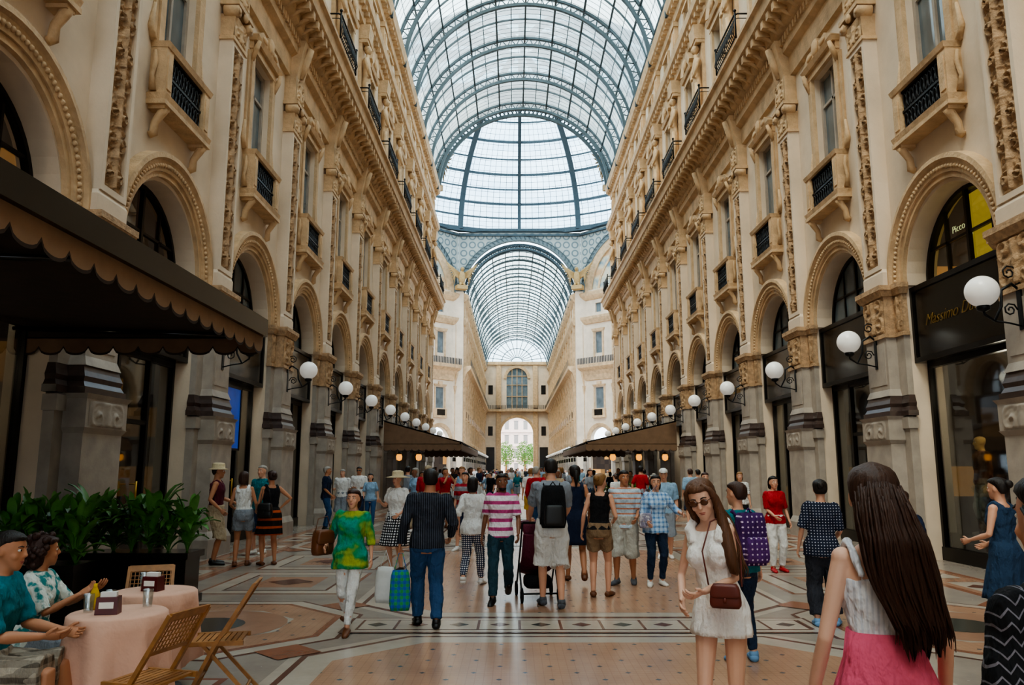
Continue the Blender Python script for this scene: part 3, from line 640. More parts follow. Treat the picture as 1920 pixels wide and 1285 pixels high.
for r in (1.3,3.4,5.4): b.tube([(r*math.cos(pi*i/24),.1,25+r*.95*math.sin(pi*i/24)) for i in range(25)],.1,4,6)
O('wall_end',b.mesh('endwall',[plaster,stone,black,FMATS[5],wglass,fanglass,girder]),loc=(0,171,0),kind='structure',label='end facade with tall archway and arched window')
b=MB(); archwall(b,-9,9,0,32,0,4.0,10); O('wall_rear',b.mesh('rear',[plaster]),loc=(0,-25,0),kind='structure',label='cream entrance wall with archway')
b=MB(); b.box(-22,22,0,6,0,26); 
for i in range(-7,8):
    for j in range(6):
        b.box(i*2.8-.6,i*2.8+.6,-.05,0,1+j*4.2,3.6+j*4.2,1); b.box(i*2.8-.8,i*2.8+.8,-.2,0,3.6+j*4.2,3.9+j*4.2,0)
for j in range(6): b.box(-22,22,-.3,0,4.3+j*4.2,4.6+j*4.2,0)
O('distant_building',b.mesh('dbuild',[M('pale_pink_plaster','#e0c9bd',.9),M('dim_window','#8b8580',.4)]),loc=(0,235,0),label='pale pink building across the square',cat='building')
def tree():
    b=MB(); b.tube([(0,0,0),(.1,0,3),(0,.1,5)],[.25,.2,.12],8,1)
    for i in range(5): a=i*1.256; b.tube([(0,0,3),(1.1*math.cos(a),1.1*math.sin(a),5)],[.1,.04],6,1)
    for i in range(900):
        a=random.random()*2*pi; ph=math.acos(2*random.random()-1); r=2.3*random.random()**.4
        p=V((r*math.sin(ph)*math.cos(a),r*math.sin(ph)*math.sin(a),5.4+1.35*r*math.cos(ph))); u=V((random.gauss(0,1),random.gauss(0,1),random.gauss(0,1))).normalized()*.22; w=u.cross(V((random.random(),random.random(),1))).normalized()*.16
        b.add([p-u,p+w,p+u,p-w],[(0,1,2,3)],0)
    return b.mesh('tree',[M('fresh_leaf','#6f9a4a',.6,nscale=2),wood])
tm=tree()
for x,y in ((-2.6,190),(1.9,187),(4.5,200),(-5.5,198)): O('tree',tm,loc=(x,y,0),label='leafy green street tree outside the archway',cat='tree',group='trees in the square')

# ------------------------------------------------------------ floor
f=MB()
def fr(x0,x1,y0,y1,mat,L): z=.0015*L; f.q((x0,y0,z),(x1,y0,z),(x1,y1,z),(x0,y1,z),mat)
def fpoly(cx,cy,r,n,rot,mat,L,sy=1):
    z=.0015*L; f.add([(cx+r*math.cos(rot+2*pi*j/n),cy+r*sy*math.sin(rot+2*pi*j/n),z) for j in range(n)],[tuple(range(n))],mat)
def frame(x0,x1,y0,y1,w,m1,m2,L):
    fr(x0,x1,y0,y1,m1,L); fr(x0+w,x1-w,y0+w,y1-w,m2,L+1)
f.box(-30,30,-30,260,-.3,0,0)
def sr(s,x0,x1,y0,y1,m,L): a,b=sorted((s*x0,s*x1)); fr(a,b,y0,y1,m,L)
seg=[(-9.8+9.4*i) for i in range(7)]+[99.5+9.4*i for i in range(7)]
for y0 in seg:
    yc=y0+9.4
    if yc>58 and yc<99: continue
    xs=2.45; a=yc-8.75; b2=yc-.75
    for (e,m,L) in ((0,4,1),(.1,3,2),(.16,4,3),(.42,1,4)):
        X=xs+.35-e; A=a-.35+e+.05; B=b2+.35-e-.05; c=.9-.35*e
        zz=.0015*L
        f.add([(-X+c,A,zz),(X-c,A,zz),(X,A+c,zz),(X,B-c,zz),(X-c,B,zz),(-X+c,B,zz),(-X,B-c,zz),(-X,A+c,zz)],[tuple(range(8))],m)
    frame(-2.6,2.6,yc-.42,yc+.42,.04,3,4,5); frame(-2.45,2.45,yc-.28,yc+.28,.03,3,4,7)
    for i in range(-5,6):
        fpoly(i*.45,yc,.11,4,0,5 if i%2 else 3,9)
        fr(i*.45+.2,i*.45+.23,yc-.25,yc+.25,3,9)
    for s in (-1,1):
        cx=s*4.15
        for r,m,L in ((1.75,3,1),(1.7,4,2),(1.5,2,3),(1.42,1,4),(.95,4,5),(.88,6,6),(.42,5,7)):
            fpoly(cx,yc,r,8 if r>.9 else 24,pi/8,m,L)
        for t in range(4):
            a=pi/4+t*pi/2; fpoly(cx+1.8*math.cos(a),yc+1.8*math.sin(a),.32,4,0,2,5)
        for (ya,yb) in ((yc-7.2,yc-4.9),(yc-4.5,yc-2.2)):
            for e,m,L in ((0,2,1),(.06,4,2),(.3,3,3),(.34,0,4),(.6,6,5)): sr(s,3.1+e,5.2-e,ya+e,yb-e,m,L)
            fpoly(s*4.15,(ya+yb)/2,.35,4,0,3,7)
        sr(s,5.6,6.6,yc-9,yc+.2,2,1); sr(s,5.72,6.48,yc-8.85,yc+.05,6,2)
        for i in range(6):
            sr(s,5.85,6.35,yc-8.5+i*1.45,yc-7.5+i*1.45,4,3); fpoly(s*6.1,yc-8.0+i*1.45,.22,4,0,3,5)
for r,m,L in ((18,3,1),(17.7,4,2),(15,2,3),(14.6,6,4),(11,4,5),(10.5,1,6),(6,3,7),(5.8,4,8),(3,2,9)): fpoly(0,79,r,8 if r>7 else 48,pi/8,m,L)
O('floor',f.mesh('floor',FM),kind='structure',label='polished inlaid marble floor with geometric patterns')

# ------------------------------------------------------------ awnings
def awning(x0,x1,y0,y1,zw,zf,drop,name,lab,beam=False,sc=.32,amp=.09,mt=None):
    s=1 if x1>x0 else -1
    mt=mt or awn
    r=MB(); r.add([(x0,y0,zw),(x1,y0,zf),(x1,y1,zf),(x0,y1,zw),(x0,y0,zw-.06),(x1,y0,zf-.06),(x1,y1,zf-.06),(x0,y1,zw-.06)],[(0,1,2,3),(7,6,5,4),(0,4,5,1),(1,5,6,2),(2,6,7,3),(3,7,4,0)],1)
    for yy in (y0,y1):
        r.add([(x0,yy,zw),(x1,yy,zf),(x1,yy,zf-.12),(x0,yy,zf-.12)],[(0,1,2,3)],1 if beam else 0)  # darker gable ends on the beam awning imitate backlit shade
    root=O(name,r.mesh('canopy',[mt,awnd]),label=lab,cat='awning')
    v=MB()
    def strip(p,q,M0=0):
        p=V(p);q=V(q); L=(q-p).length; k=max(1,round(L/sc)); n=k*8; d=(q-p)/n
        for i in range(n):
            h=[]
            for t in (i,i+1): h.append(drop+amp*math.sqrt(max(0,1-(2*((t%8)/8)-1)**2)))
            a=p+d*i; c=p+d*(i+1)
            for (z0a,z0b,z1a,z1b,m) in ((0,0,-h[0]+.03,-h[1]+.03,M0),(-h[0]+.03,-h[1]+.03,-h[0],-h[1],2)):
                v.add([(a.x,a.y,a.z+z0a),(c.x,c.y,c.z+z0b),(c.x,c.y,c.z+z1b),(a.x,a.y,a.z+z1a)],[(0,1,2,3)],m)
    sm=1 if beam else 0
    strip((x1,y0,zf-.1),(x1,y1,zf-.1)); strip((x0,y1,zf-.1),(x1,y1,zf-.1),sm); strip((x0,y0,zf-.1),(x1,y0,zf-.1),sm)
    O('valance',v.mesh('valance',[mt,awnb if beam else awnd,awnd]),parent=root)  # with a beam, browner side strips imitate backlit shade
    fm=MB()
    for yy in (y0+.05,(y0+y1)/2,y1-.05): fm.tube([(x0,yy,zw-.1),(x1,yy,zf-.1)],.03,6)
    fm.tube([(x1-s*.05,y0,zf-.08),(x1-s*.05,y1,zf-.08)],.04,6)
    if beam: fm.box(min(x1,x1+s*.06),max(x1,x1+s*.06),y0,y1,zf-.1,zf+.14)
    O('frame',fm.mesh('frame',[black]),parent=root); return root
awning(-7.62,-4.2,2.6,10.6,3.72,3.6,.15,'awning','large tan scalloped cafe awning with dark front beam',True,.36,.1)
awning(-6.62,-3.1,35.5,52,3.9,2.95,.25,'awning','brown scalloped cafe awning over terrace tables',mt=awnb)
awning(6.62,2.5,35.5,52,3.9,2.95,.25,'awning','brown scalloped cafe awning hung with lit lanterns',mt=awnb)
lm=MB(); lm.lathe([(.02,.0),(.12,.05),(.14,.2),(.1,.3),(.03,.34)],12,mat=0); ln=MB(); ln.tube([(0,0,.33),(0,0,.75)],.012,6); ln.lathe([(.1,.3),(.12,.32),(.02,.4)],12)
lme=lm.mesh('lit_shade',[M('lantern_glow','#e8962e',.5,emis=1.6)]); lne=ln.mesh('hanging_lantern',[iron])
for x in (-6.0,-5.1,3.8,5.0,6.2):
    o=O('hanging_lantern',lne,loc=(x,36.2,2.1),label='small glowing amber lantern hanging under an awning',cat='lamp',group='lanterns under the awnings'); O('lantern_shade',lme,parent=o)

# ------------------------------------------------------------ people
JOBS=[]
def ik(a,b,l1,l2,pole):
    d=b-a; L=d.length; dr=d.normalized(); L=min(L,l1+l2-.003); b=a+dr*L; cs=(l1*l1+L*L-l2*l2)/(2*l1*L); cs=max(-1,min(1,cs)); h=l1*math.sqrt(1-cs*cs)
    pp=pole-dr*pole.dot(dr); pp=pp.normalized() if pp.length>1e-5 else V((0,1,0)); return a+dr*l1*cs+pp*h,b
MT=[(.80,.10,.085,0),(.86,.155,.105,-.01),(.93,.162,.113,-.012),(1.0,.15,.103,-.003),(1.08,.143,.096,.0),(1.18,.15,.102,.003),(1.28,.17,.112,.005),(1.36,.18,.104,0),(1.41,.165,.083,-.005),(1.445,.105,.066,-.01),(1.47,.06,.057,-.008),(1.52,.055,.058,.0),(1.56,.055,.06,.005)]
FT=[(.80,.10,.085,0),(.86,.16,.106,-.012),(.93,.166,.115,-.016),(1.0,.147,.1,-.005),(1.08,.118,.083,.0),(1.17,.122,.087,.003),(1.26,.14,.108,.012),(1.33,.148,.1,.006),(1.39,.14,.076,-.003),(1.43,.095,.06,-.01),(1.46,.05,.05,-.008),(1.52,.046,.05,.0),(1.56,.046,.052,.005)]
HD=[(-.118,.012,.014,.060),(-.11,.026,.028,.052),(-.09,.044,.055,.032),(-.06,.057,.08,.014),(-.02,.067,.092,.0),(.015,.073,.098,-.005),(.05,.0745,.099,-.009),(.08,.066,.088,-.012),(.1,.048,.064,-.014),(.112,.025,.034,-.014),(.116,.006,.008,-.014)]
def tr(pts,t):
    L=[0]
    for i in range(len(pts)-1): L.append(L[-1]+(pts[i+1][0]-pts[i][0]).length)
    T=L[-1]*t; out=[]
    for i,(p,r) in enumerate(pts):
        if L[i]<=T+1e-6: out.append((p,r))
        else:
            k=(T-L[i-1])/(L[i]-L[i-1]); a=pts[i-1]; out.append((a[0].lerp(p,k),a[1]+(r-a[1])*k)); break
    return out
SK={'l':M('skin_light','#d8a184',.55,namt=.06),'t':M('skin_tan','#b97f5d',.55,namt=.06),'d':M('skin_brown','#86573e',.5,namt=.08),'p':M('skin_pale','#e2b49b',.55,namt=.05)}
eyew=M('eye_white','#e9e6e0',.3,namt=0); eyed=M('eye_iris','#1d120c',.2,namt=0); lipm=M('lips','#a4504a',.5,namt=0); browm=M('brow','#2a1a12',.7,namt=0)
def build(p):
    g=p.get; fem=g('f',0); k=g('w',1.0); dz=g('dz',0); lean=R2(g('lean',0)); side=R2(g('side',0)); tw=R2(g('twist',0))
    piv=V((0,0,.95+dz))
    def T(q,w=None):
        q=V(q); q=V((q.x,q.y,q.z+dz))
        if w is None: w=max(0,min(1,(q.z-dz-.88)/.3))
        if w<=0: return q
        R=Matrix.Rotation(-lean*w,3,'X')@Matrix.Rotation(side*w,3,'Y')@Matrix.Rotation(tw*w,3,'Z'); return piv+R@(q-piv)
    prof=FT if fem else MT
    def ring(z,w,d,cy,n=24,e=0.0,fold=0):
        out=[]
        for j in range(n):
            a=2*pi*j/n; c=math.cos(a);s_=math.sin(a); m=1+fold*math.sin(9*a)
            out.append(T(((w*k+e)*m*math.copysign(abs(c)**.85,c),cy+(d*k+e)*m*math.copysign(abs(s_)**.9,s_),z)))
        return out
    def pr(z):
        for a,b in zip(prof[:-1],prof[1:]):
            if a[0]<=z<=b[0]: t=(z-a[0])/(b[0]-a[0]); return [a[i]+(b[i]-a[i])*t for i in range(4)]
        return prof[0] if z<prof[0][0] else prof[-1]
    sw=.143 if fem else .172
    am=.84 if fem else 1.0
    arms=[];W_=[]
    hd=g('hands',((.245,.05,.875),(-.245,.05,.875))); pol=g('poles',(None,None))
    for i,sx in enumerate((1,-1)):
        S=T((sx*sw*k,-.005,1.395)); h=V(hd[i]); pole=V(pol[i]) if pol[i] else V((sx*.35,-1,-.3))
        E,Wp=ik(S,h,.285,.25,pole)
        arms.append([(S,.05*am*k),(S.lerp(E,.25),.049*am*k),(S.lerp(E,.6),.043*am*k),(E,.036*am*k),(E.lerp(Wp,.3),.037*am*k),(E.lerp(Wp,.75),.028*am),(Wp,.023*am)]); W_.append((E,Wp))
    legs=[];ft=g('feet',((.1,.02,.08,0),(-.1,-.02,.08,0))); feet=[]
    kp=g('kpoles',(None,None))
    for i,sx in enumerate((1,-1)):
        J=V((sx*.085,0,.88+dz)); f_=ft[i]; pole=V(kp[i]) if kp[i] else V((sx*.12,1,0)); K,A=ik(J,V(f_[:3]),.42,.405,pole)
        back=V((0,-.012,0)); lm=1.0 if not fem else .97
        legs.append([(J,.086*k*lm),(J.lerp(K,.3),.082*k*lm),(J.lerp(K,.7),.064*k*lm),(K,.052*lm*k),(K.lerp(A,.3)+back,.054*lm*k),(K.lerp(A,.7)+back*.5,.041*lm),(A,.033)])
        pit=R2(f_[3]) if len(f_)>3 else 0; yaw=R2(f_[4]) if len(f_)>4 else R2(-sx*8)
        R=Matrix.Rotation(yaw,3,'Z')@Matrix.Rotation(-pit,3,'X'); F=[]
        for (yy,zz,r) in ((-.065,-.045,.022),(-.05,-.045,.034),(0,-.035,.042),(.07,-.042,.038),(.13,-.05,.034),(.18,-.055,.026),(.2,-.058,.014)): F.append((A+R@V((0,yy,zz)),r))
        feet.append((F,R))
    B=MB(); B.loft([ring(*q) for q in prof])
    if fem:
        for sx in (1,-1): B.ell(T((sx*.064,.08,1.255)),(.053,.046,.053))
    for A_ in arms: B.tube([a for a,_ in A_],[r for _,r in A_],10); B.ell(A_[0][0],(.054*am*k,.054*am*k,.054*am*k))
    for L_ in legs: B.tube([a for a,_ in L_],[r for _,r in L_],12); 
    for F,R in feet: B.tube([a for a,_ in F],[r for _,r in F],10,flat=(.75,1.05))
    hy,hp,hr=[R2(a) for a in g('head',(0,0,0))]
    nk=T((0,0,1.50)); HR=(Matrix.Rotation(-lean*.5,3,'X')@Matrix.Rotation(tw,3,'Z')@Matrix.Rotation(hy,3,'Z')@Matrix.Rotation(hp,3,'X')@Matrix.Rotation(hr,3,'Y'))
    def Hh(q): return nk+HR@(V(q)+V((0,.015,.105)))
    B.loft([[Hh((w*math.cos(2*pi*j/20),cy+d*math.sin(2*pi*j/20),z)) for j in range(20)] for z,w,d,cy in HD])
    B.tube([Hh((0,.086,.022)),Hh((0,.1,-.005)),Hh((0,.107,-.022)),Hh((0,.094,-.03))],[.008,.011,.014,.01],8)
    for sx in (1,-1): B.ell(Hh((sx*.076,-.008,-.005)),(.009,.017,.03),R=HR); B.ell(Hh((sx*.03,.084,.028)),(.018,.008,.006),R=HR); B.ell(Hh((sx*.04,.062,-.03)),(.02,.02,.022),R=HR)
    B.tube([nk+V((0,-.01,-.08)),nk+V((0,0,.02)),Hh((0,-.02,-.04))],[.052*(.88 if fem else 1.08)]*3,12)
    EX=MB(); gr=g('grip',(.35,.35)); td=g('thumb',(None,None))
    for i,sx in enumerate((1,-1)):
        E,Wp=W_[i]; d=(Wp-E).normalized(); th=V(td[i]) if td[i] else V((0,1,.25)); sp=(th-d*th.dot(d)).normalized(); n=(sp.cross(d) if sx>0 else d.cross(sp)).normalized(); hs=.92 if fem else 1
        B.tube([Wp-d*.01,Wp+d*.03*hs,Wp+d*.07*hs,Wp+d*.095*hs],[.024*hs,.036*hs,.04*hs,.036*hs],12)
        nv=4*12
        for q in range(len(B.v)-nv,len(B.v)):
            pv=V(B.v[q])-Wp; B.v[q]=tuple(Wp+pv-n*pv.dot(n)*.55)
        c=gr[i]
        for j,(o,L) in enumerate(((.03,.07),(.011,.08),(-.009,.075),(-.028,.058))):
            L*=hs; a=Wp+d*.085*hs+sp*o*hs; cc=c*1.6
            d1=(d*math.cos(cc*.6)+n*math.sin(cc*.6)); d2=(d*math.cos(cc*1.3)+n*math.sin(cc*1.3)); d3=(d*math.cos(cc*1.9)+n*math.sin(cc*1.9))
            p1=a+d1*L*.45; p2=p1+d2*L*.32; p3=p2+d3*L*.23
            EX.tube([a-d*.02,a,p1,p2,p3],[.0085*hs,.009*hs,.0085*hs,.0078*hs,.0055*hs],8)
        a=Wp+d*.025*hs+sp*.022*hs; p1=a+(d*.65+sp*.7+n*.25).normalized()*.035*hs; p2=p1+(d*.9+sp*.3+n*.35).normalized()*.03*hs; EX.tube([a-sp*.01,a,p1,p2],[.013*hs,.013*hs,.0105*hs,.007*hs],8)
    for sx in (1,-1):
        EX.ell(Hh((sx*.031,.0775,.01)),(.0135,.0115,.009),1,10,8,R=HR); EX.ell(Hh((sx*.031,.0875,.01)),(.006,.003,.006),2,8,6,R=HR)
        EX.tube([Hh((sx*.014,.0925,.03)),Hh((sx*.032,.0895,.036)),Hh((sx*.05,.077,.03))],[.0035,.004,.002],6,4)
    EX.ell(Hh((0,.087,-.0575)),(.022,.008,.0045),3,10,6,R=HR); EX.ell(Hh((0,.086,-.066)),(.018,.008,.0055),3,10,6,R=HR)
    out={'body':B,'ex':EX,'H':Hh,'HR':HR,'T':T,'W':W_,'arms':arms}
    hs,L=g('hair',('short',None))[0],g('hlen',1.2)
    if hs!='bald':
        h=MB(); n=48
        def hr_(z,w,yb,yf,x=0,rip=.02):
            cy=(yb+yf)/2; d=(yf-yb)/2
            return [Hh((x+w*math.cos(2*pi*j/n)*(1+rip*math.sin(j*2.6+z*20)),cy+d*math.sin(2*pi*j/n)*(1+rip*math.sin(j*1.9)),z)) for j in range(n)]
        th=.009 if hs=='short' else .014
        rings=[hr_(-.055,.05,-.092-th*.3,-.05),hr_(-.03,.072,-.1-th*.6,-.03),hr_(.0,.075+th*.5,-.108-th,-.01),hr_(.03,.076+th*.6,-.112-th,.025),hr_(.056,.0755+th*.7,-.112-th,.068),hr_(.074,.071+th*.7,-.108-th,.088+th*.2),hr_(.09,.064+th*.8,-.095-th,.08+th*.4),hr_(.108,.045+th,-.07-th,.05+th),hr_(.12+th*.3,.022,-.035,.012),hr_(.123+th*.4,.004,-.018,-.008)]
        h.loft(rings)
        if hs in('bob','curly'):
            h.loft([hr_(-.125,.055,-.1,-.03,rip=.05),hr_(-.1,.078,-.112,-.005,rip=.05),hr_(-.04,.086,-.12,.012,rip=.05),hr_(.02,.087,-.124,.025,rip=.04),hr_(.07,.078,-.118,.055,rip=.03),hr_(.1,.05,-.09,.05)])
            if hs=='curly':
                rn=random.Random(3)
                for i in range(60):
                    a=rn.uniform(0,2*pi); zz=rn.uniform(-.12,.13); rr=.1*math.sqrt(max(.1,1-(zz/.16)**2)); yy=-.02+rr*1.15*math.sin(a)
                    if yy>.055 and zz<.07: continue
                    h.ell(Hh((rr*math.cos(a),yy,zz)),(.028,.028,.028),0,8,6)
        if hs=='bun': h.ell(Hh((0,-.13,.05)),(.045,.04,.045))
        if hs=='pony':
            h.tube([Hh((0,-.11,.03)),Hh((0,-.16,.02)),Hh((0,-.17,-.08)),Hh((0,-.15,-.2))],[.022,.035,.04,.01],10)
        if hs=='long':
            sway=g('sway',0); full=g('full',1.0)
            t0=Hh((0,-.03,.06)); rings=[]
            zt=t0.z; ze=L+dz; n=84
            hx=t0.x; hyy=t0.y
            def path(t):
                z=zt+(ze-zt)*t; w=(.078+.045*math.sin(min(1,t*1.8)*pi/2)-.06*max(0,t-.7)*3.3*.6)*full; d=.095*(1-t)**1.5+.036*full
                bk=T((0,-.12,max(.9,z-dz))); m=min(1,t*2.6); cy=hyy*(1-m)+(bk.y-.015)*m; cx=hx*(1-m)+(bk.x)*m+sway*t*t
                if t<.25: cy-=.01
                return cx,cy,z,w,d
            for i in range(19):
                t=i/18; cx,cy,z,w,d=path(t)
                if i==0: w*=.6; d*=.7
                if i==18: w*=.75; d=.015
                rings.append([V((cx+w*math.cos(2*pi*j/n)*(1+.04*math.sin(j*3.1)+.03*math.sin(j*1.3+t*9)),cy+d*math.sin(2*pi*j/n)*(1+.1*math.sin(j*2.3+t*2)),z+((.07*math.sin(j*1.7)+.04*math.sin(j*.6)) if i==18 else 0))) for j in range(n)])
            h.loft(rings)
            rn=random.Random(5)
            for q in range(120):
                a=rn.uniform(0,2*pi); ph=rn.uniform(0,6); ex=rn.uniform(.93,1.05); tt0=rn.uniform(0,.15); e1=rn.uniform(.9,1.12); wv=rn.uniform(.005,.02); pts=[]
                for i in range(12):
                    t=tt0+(e1-tt0)*i/11; cx,cy,z,w,d=path(min(t,1.0)); z=zt+(ze-zt)*t
                    pts.append((cx+w*math.cos(a)*ex*(1+.02*math.sin(t*8+ph))+wv*t*t*math.sin(ph*3+t*4),cy+d*math.sin(a)*ex+.006*math.sin(t*6+ph),z))
                h.tube(pts,[.005]*4+[.0055]*4+[.004,.004,.003,.001],6)
            if g('front',0):
                s3=g('front'); a=.075
                h.tube([Hh((s3*.03,.05,.105)),Hh((s3*a,.045,.06)),Hh((s3*.09,.035,.0)),Hh((s3*.094,.03,-.1)),T((s3*.125,.06,1.36)),T((s3*.14,.08,1.26)),T((s3*.15,.08,1.16)),T((s3*.16,.07,max(1.0,L-.02)))],[.012,.018,.024,.03,.04,.04,.03,.008],16)
                h.tube([Hh((-s3*.03,.05,.105)),Hh((-s3*.076,.035,.06)),Hh((-s3*.088,.01,-.02)),Hh((-s3*.082,-.03,-.12)),T((-s3*.08,-.07,1.38))],[.012,.016,.02,.024,.018],12)
        out['hair']=h
    if g('beard'): 
        h=MB(); h.loft([[Hh((w*math.cos(2*pi*j/20),cy+d*math.sin(2*pi*j/20),z)) for j in range(20)] for z,w,d,cy in ((-.122,.015,.015,.06),(-.105,.042,.046,.044),(-.08,.056,.068,.028),(-.076,.057,.066,.026))]); out['beard']=h
    tp=g('top')
    if tp:
        kind,sl,hem,e=tp[:4]; t=MB(); zs=[hem]+[q[0] for q in prof if q[0]>hem+.02]
        neck=1.452 if fem else 1.462
        if kind in('tank','strap'): neck=1.40 if kind=='tank' else 1.33
        zs=[z for z in zs if z<neck-.005]+[neck]; rings=[]
        for i,z in enumerate(zs):
            q=pr(z); ee=e*(1+ .6*max(0,(1.1-z)/.3)); w,d=q[1],q[2]
            if z<.86: w,d=.165,.11
            rings.append(ring(z,w,d,q[3] if z>=.8 else -.01,24,ee,.02 if z<1.1 else 0))
        t.loft(rings)
        if fem:
            for sx in (1,-1): t.ell(T((sx*.064,.08,1.255)),(.053+e,.046+e,.053+e))
        if kind in('tank','strap'):
            for sx in(1,-1): 
                rr=.03 if kind=='tank' else .012
                t.tube([T((sx*.085,.085,1.34)),T((sx*.1,.055,1.415)),T((sx*.1,0,1.45)),T((sx*.1,-.06,1.42)),T((sx*.085,-.085,1.34))],[rr]*5,8)
        elif sl>0:
            for A_ in arms: a=tr(A_,sl); t.tube([x for x,_ in a],[r+e*.6+.005+(.008 if sl<.6 else 0)*(i/len(a)) for i,(_,r) in enumerate(a)],12); t.ell(A_[0][0],(.054*am*k+e*.7,)*3)
        out['top']=t
    bt=g('bot')
    if bt:
        kind,hem,e=bt[:3]; t=MB()
        if kind in('pants','shorts'):
            t.loft([ring(z,w,d,c,24,e) for z,w,d,c in ((.82,.142,.096,-.005),(.86,.155,.107,-.01),(.93,.165,.115,-.014),(1.0,.15,.104,-.003),(1.03,.143,.1,0))])
            for L_ in legs:
                a=tr(L_,hem); fl=bt[3] if len(bt)>4 else .01
                t.tube([x for x,_ in a],[r+e+fl*(i/max(1,len(a)-1))*(2 if i>2 else 1) for i,(_,r) in enumerate(a)],14)
        else:
            fl=bt[3] if len(bt)>4 else .06; z1=g('wz',1.05); rings=[]; fo=g('fo',.06)
            c0=(legs[0][3][0]+legs[1][3][0])/2
            for i in range(11):
                tt=i/10; z=z1+(hem-z1)*tt; q=pr(z) if z>.86 else [z,.164,.112,-.01]
                m=max(0,(.9-z)/.5)
                rr=[(x.x,x.y,x.z) for x in ring(z,q[1]+fl*tt,q[2]+fl*tt,q[3]+c0.y*m*.7,66,e,0)]
                cc=T((0,q[3],z)); rings.append([V((a+(a-cc.x)*fo*tt*math.sin(j*2*pi/66*11),b_+(b_-cc.y)*fo*tt*math.sin(j*2*pi/66*11+.6),c_)) for j,(a,b_,c_) in enumerate(rr)])
            t.loft(rings)
        out['bot']=t
    shl=[]
    for F,R in feet:
        sh=MB(); sh.tube([a for a,_ in F],[r+.006 for _,r in F],12,flat=(.8,1.05)); 
        if not g('sandal'): sh.tube([F[2][0]+V((0,-.01,-.005)),F[2][0]+V((0,-.01,.055))],[.048,.042],12)
        shl.append(sh)
    out['shoes']=shl
    return out
PARTN={'tee':'shirt','tank':'tank_top','strap':'tank_top','shirt':'shirt','blouse':'blouse'}
allp=[]
def person(x,y,rot,H,label,**p):
    d=build(p); k=H/1.735; vox=p.get('vox',.011)
    root=O(p.get('name','person'),MB_empty.copy(),loc=(x,y,p.get('z',0)),rz=R2(rot),label=label,cat=p.get('cat','person'),scale=k); allp.append(root)
    sk=p['skin'] if not isinstance(p.get('skin','l'),str) else SK[p.get('skin','l')]
    JOBS.append((d['body'],vox,root,[sk,eyew,eyed,lipm,browm],d['ex']))
    if 'top' in d: o=O(PARTN.get(p['top'][0],'shirt'),MB_empty.copy(),parent=root); JOBS.append((d['top'],vox,o,[p['top'][4]],None))
    if 'bot' in d:
        kd=p['bot'][0]
        if kd in('pants','shorts'): o=O('trousers' if kd=='pants' else 'shorts',MB_empty.copy(),parent=root); JOBS.append((d['bot'],vox,o,[p['bot'][-1]],None))
        else: O('skirt',d['bot'].mesh('skirt',[p['bot'][-1]]),parent=root)
    if p.get('shoes'):
        for s_ in d['shoes']: O('shoe',s_.mesh('shoe',[p['shoes']]),parent=root)
    if 'hair' in d: O('hair',d['hair'].mesh('hair',[p['hair'][1]]),parent=root)
    if 'beard' in d: O('beard',d['beard'].mesh('beard',[p['hair'][1]]),parent=root)
    Hh,HR=d['H'],d['HR']
    if p.get('glasses'):
        g=MB(); 
        for sx in(1,-1): g.ell(Hh((sx*.032,.096,.008)),(.025,.006,.02),0,14,8,R=HR); g.tube([Hh((sx*.055,.088,.014)),Hh((sx*.078,.04,.012)),Hh((sx*.082,-.01,.008))],.0025,5)
        g.tube([Hh((-.012,.1,.012)),Hh((.012,.1,.012))],.003,5); O('sunglasses',g.mesh('sunglasses',[p['glasses']]),parent=root)
    if p.get('hat'):
        m,br=p['hat']; g=MB(); n=24
        g.loft([[Hh((r*math.cos(2*pi*j/n),-.012+r*1.15*math.sin(2*pi*j/n),z)) for j in range(n)] for r,z in ((.085,.05),(br,.04-.1*(br-.1)),(br,.048-.1*(br-.1)),(.1,.062),(.098,.12),(.085,.15),(.04,.158),(.005,.158))]); O('hat',g.mesh('hat',[m]),parent=root)
    if p.get('cap'):
        g=MB(); n=24; g.loft([[Hh((r*math.cos(2*pi*j/n),-.012+r*1.25*math.sin(2*pi*j/n),z)) for j in range(n)] for r,z in ((.086,.045),(.088,.07),(.078,.11),(.04,.138),(.005,.142))]); g.loft([[Hh((w*math.cos(2*pi*j/n),.09+.08*math.sin(2*pi*j/n),z)) for j in range(n)] for w,z in ((.065,.045),(.065,.052))]); O('cap',g.mesh('cap',[p['cap']]),parent=root)
    return root,d
MB_empty=bpy.data.meshes.new('placeholder')
hb=hairmat('black_hair','#1d1613'); hbr=hairmat('brown_hair','#3a251c'); hlb=hairmat('light_brown_hair','#5a3c29'); hg=hairmat('grey_hair','#8e8880'); hbl=hairmat('blonde_hair','#7d5a34'); hrd=hairmat('auburn_hair','#35201a')
jeans=cloth('blue_denim','plain','#2f5078'); djeans=cloth('dark_denim','plain','#22324a'); wht=cloth('white_cotton','plain','#e6e5e2'); blk=cloth('black_cotton','plain','#17171a'); navy=cloth('navy_cotton','plain','#1c2740')
tan=cloth('tan_cotton','plain','#8d745a'); gry=cloth('grey_cotton','plain','#8b919a'); red=cloth('red_cotton','plain','#a8202a'); mar=cloth('maroon_cotton','plain','#5c1f30'); teal=cloth('teal_cotton','plain','#1f747e')
pinkm=cloth('pink_cloth','plain','#ee6a8c'); khk=cloth('khaki_cotton','plain','#b7a488'); yel=cloth('yellow_cotton','plain','#d8b02c'); lbl=cloth('light_blue_cotton','plain','#8fb0cc')
shb=M('black_leather','#15120f',.4); shw=M('white_shoe','#e8e6e2',.6,namt=.05); shbr=M('brown_leather','#6d3f22',.45); shbl=M('blue_canvas_shoe','#6d9ac4',.7); lensm=M('dark_lens','#120c0a',.08,spec=.8); lensb=M('amber_lens','#5a3420',.08,spec=.8)
straw=M('straw','#cdbb97',.8,nscale=40)
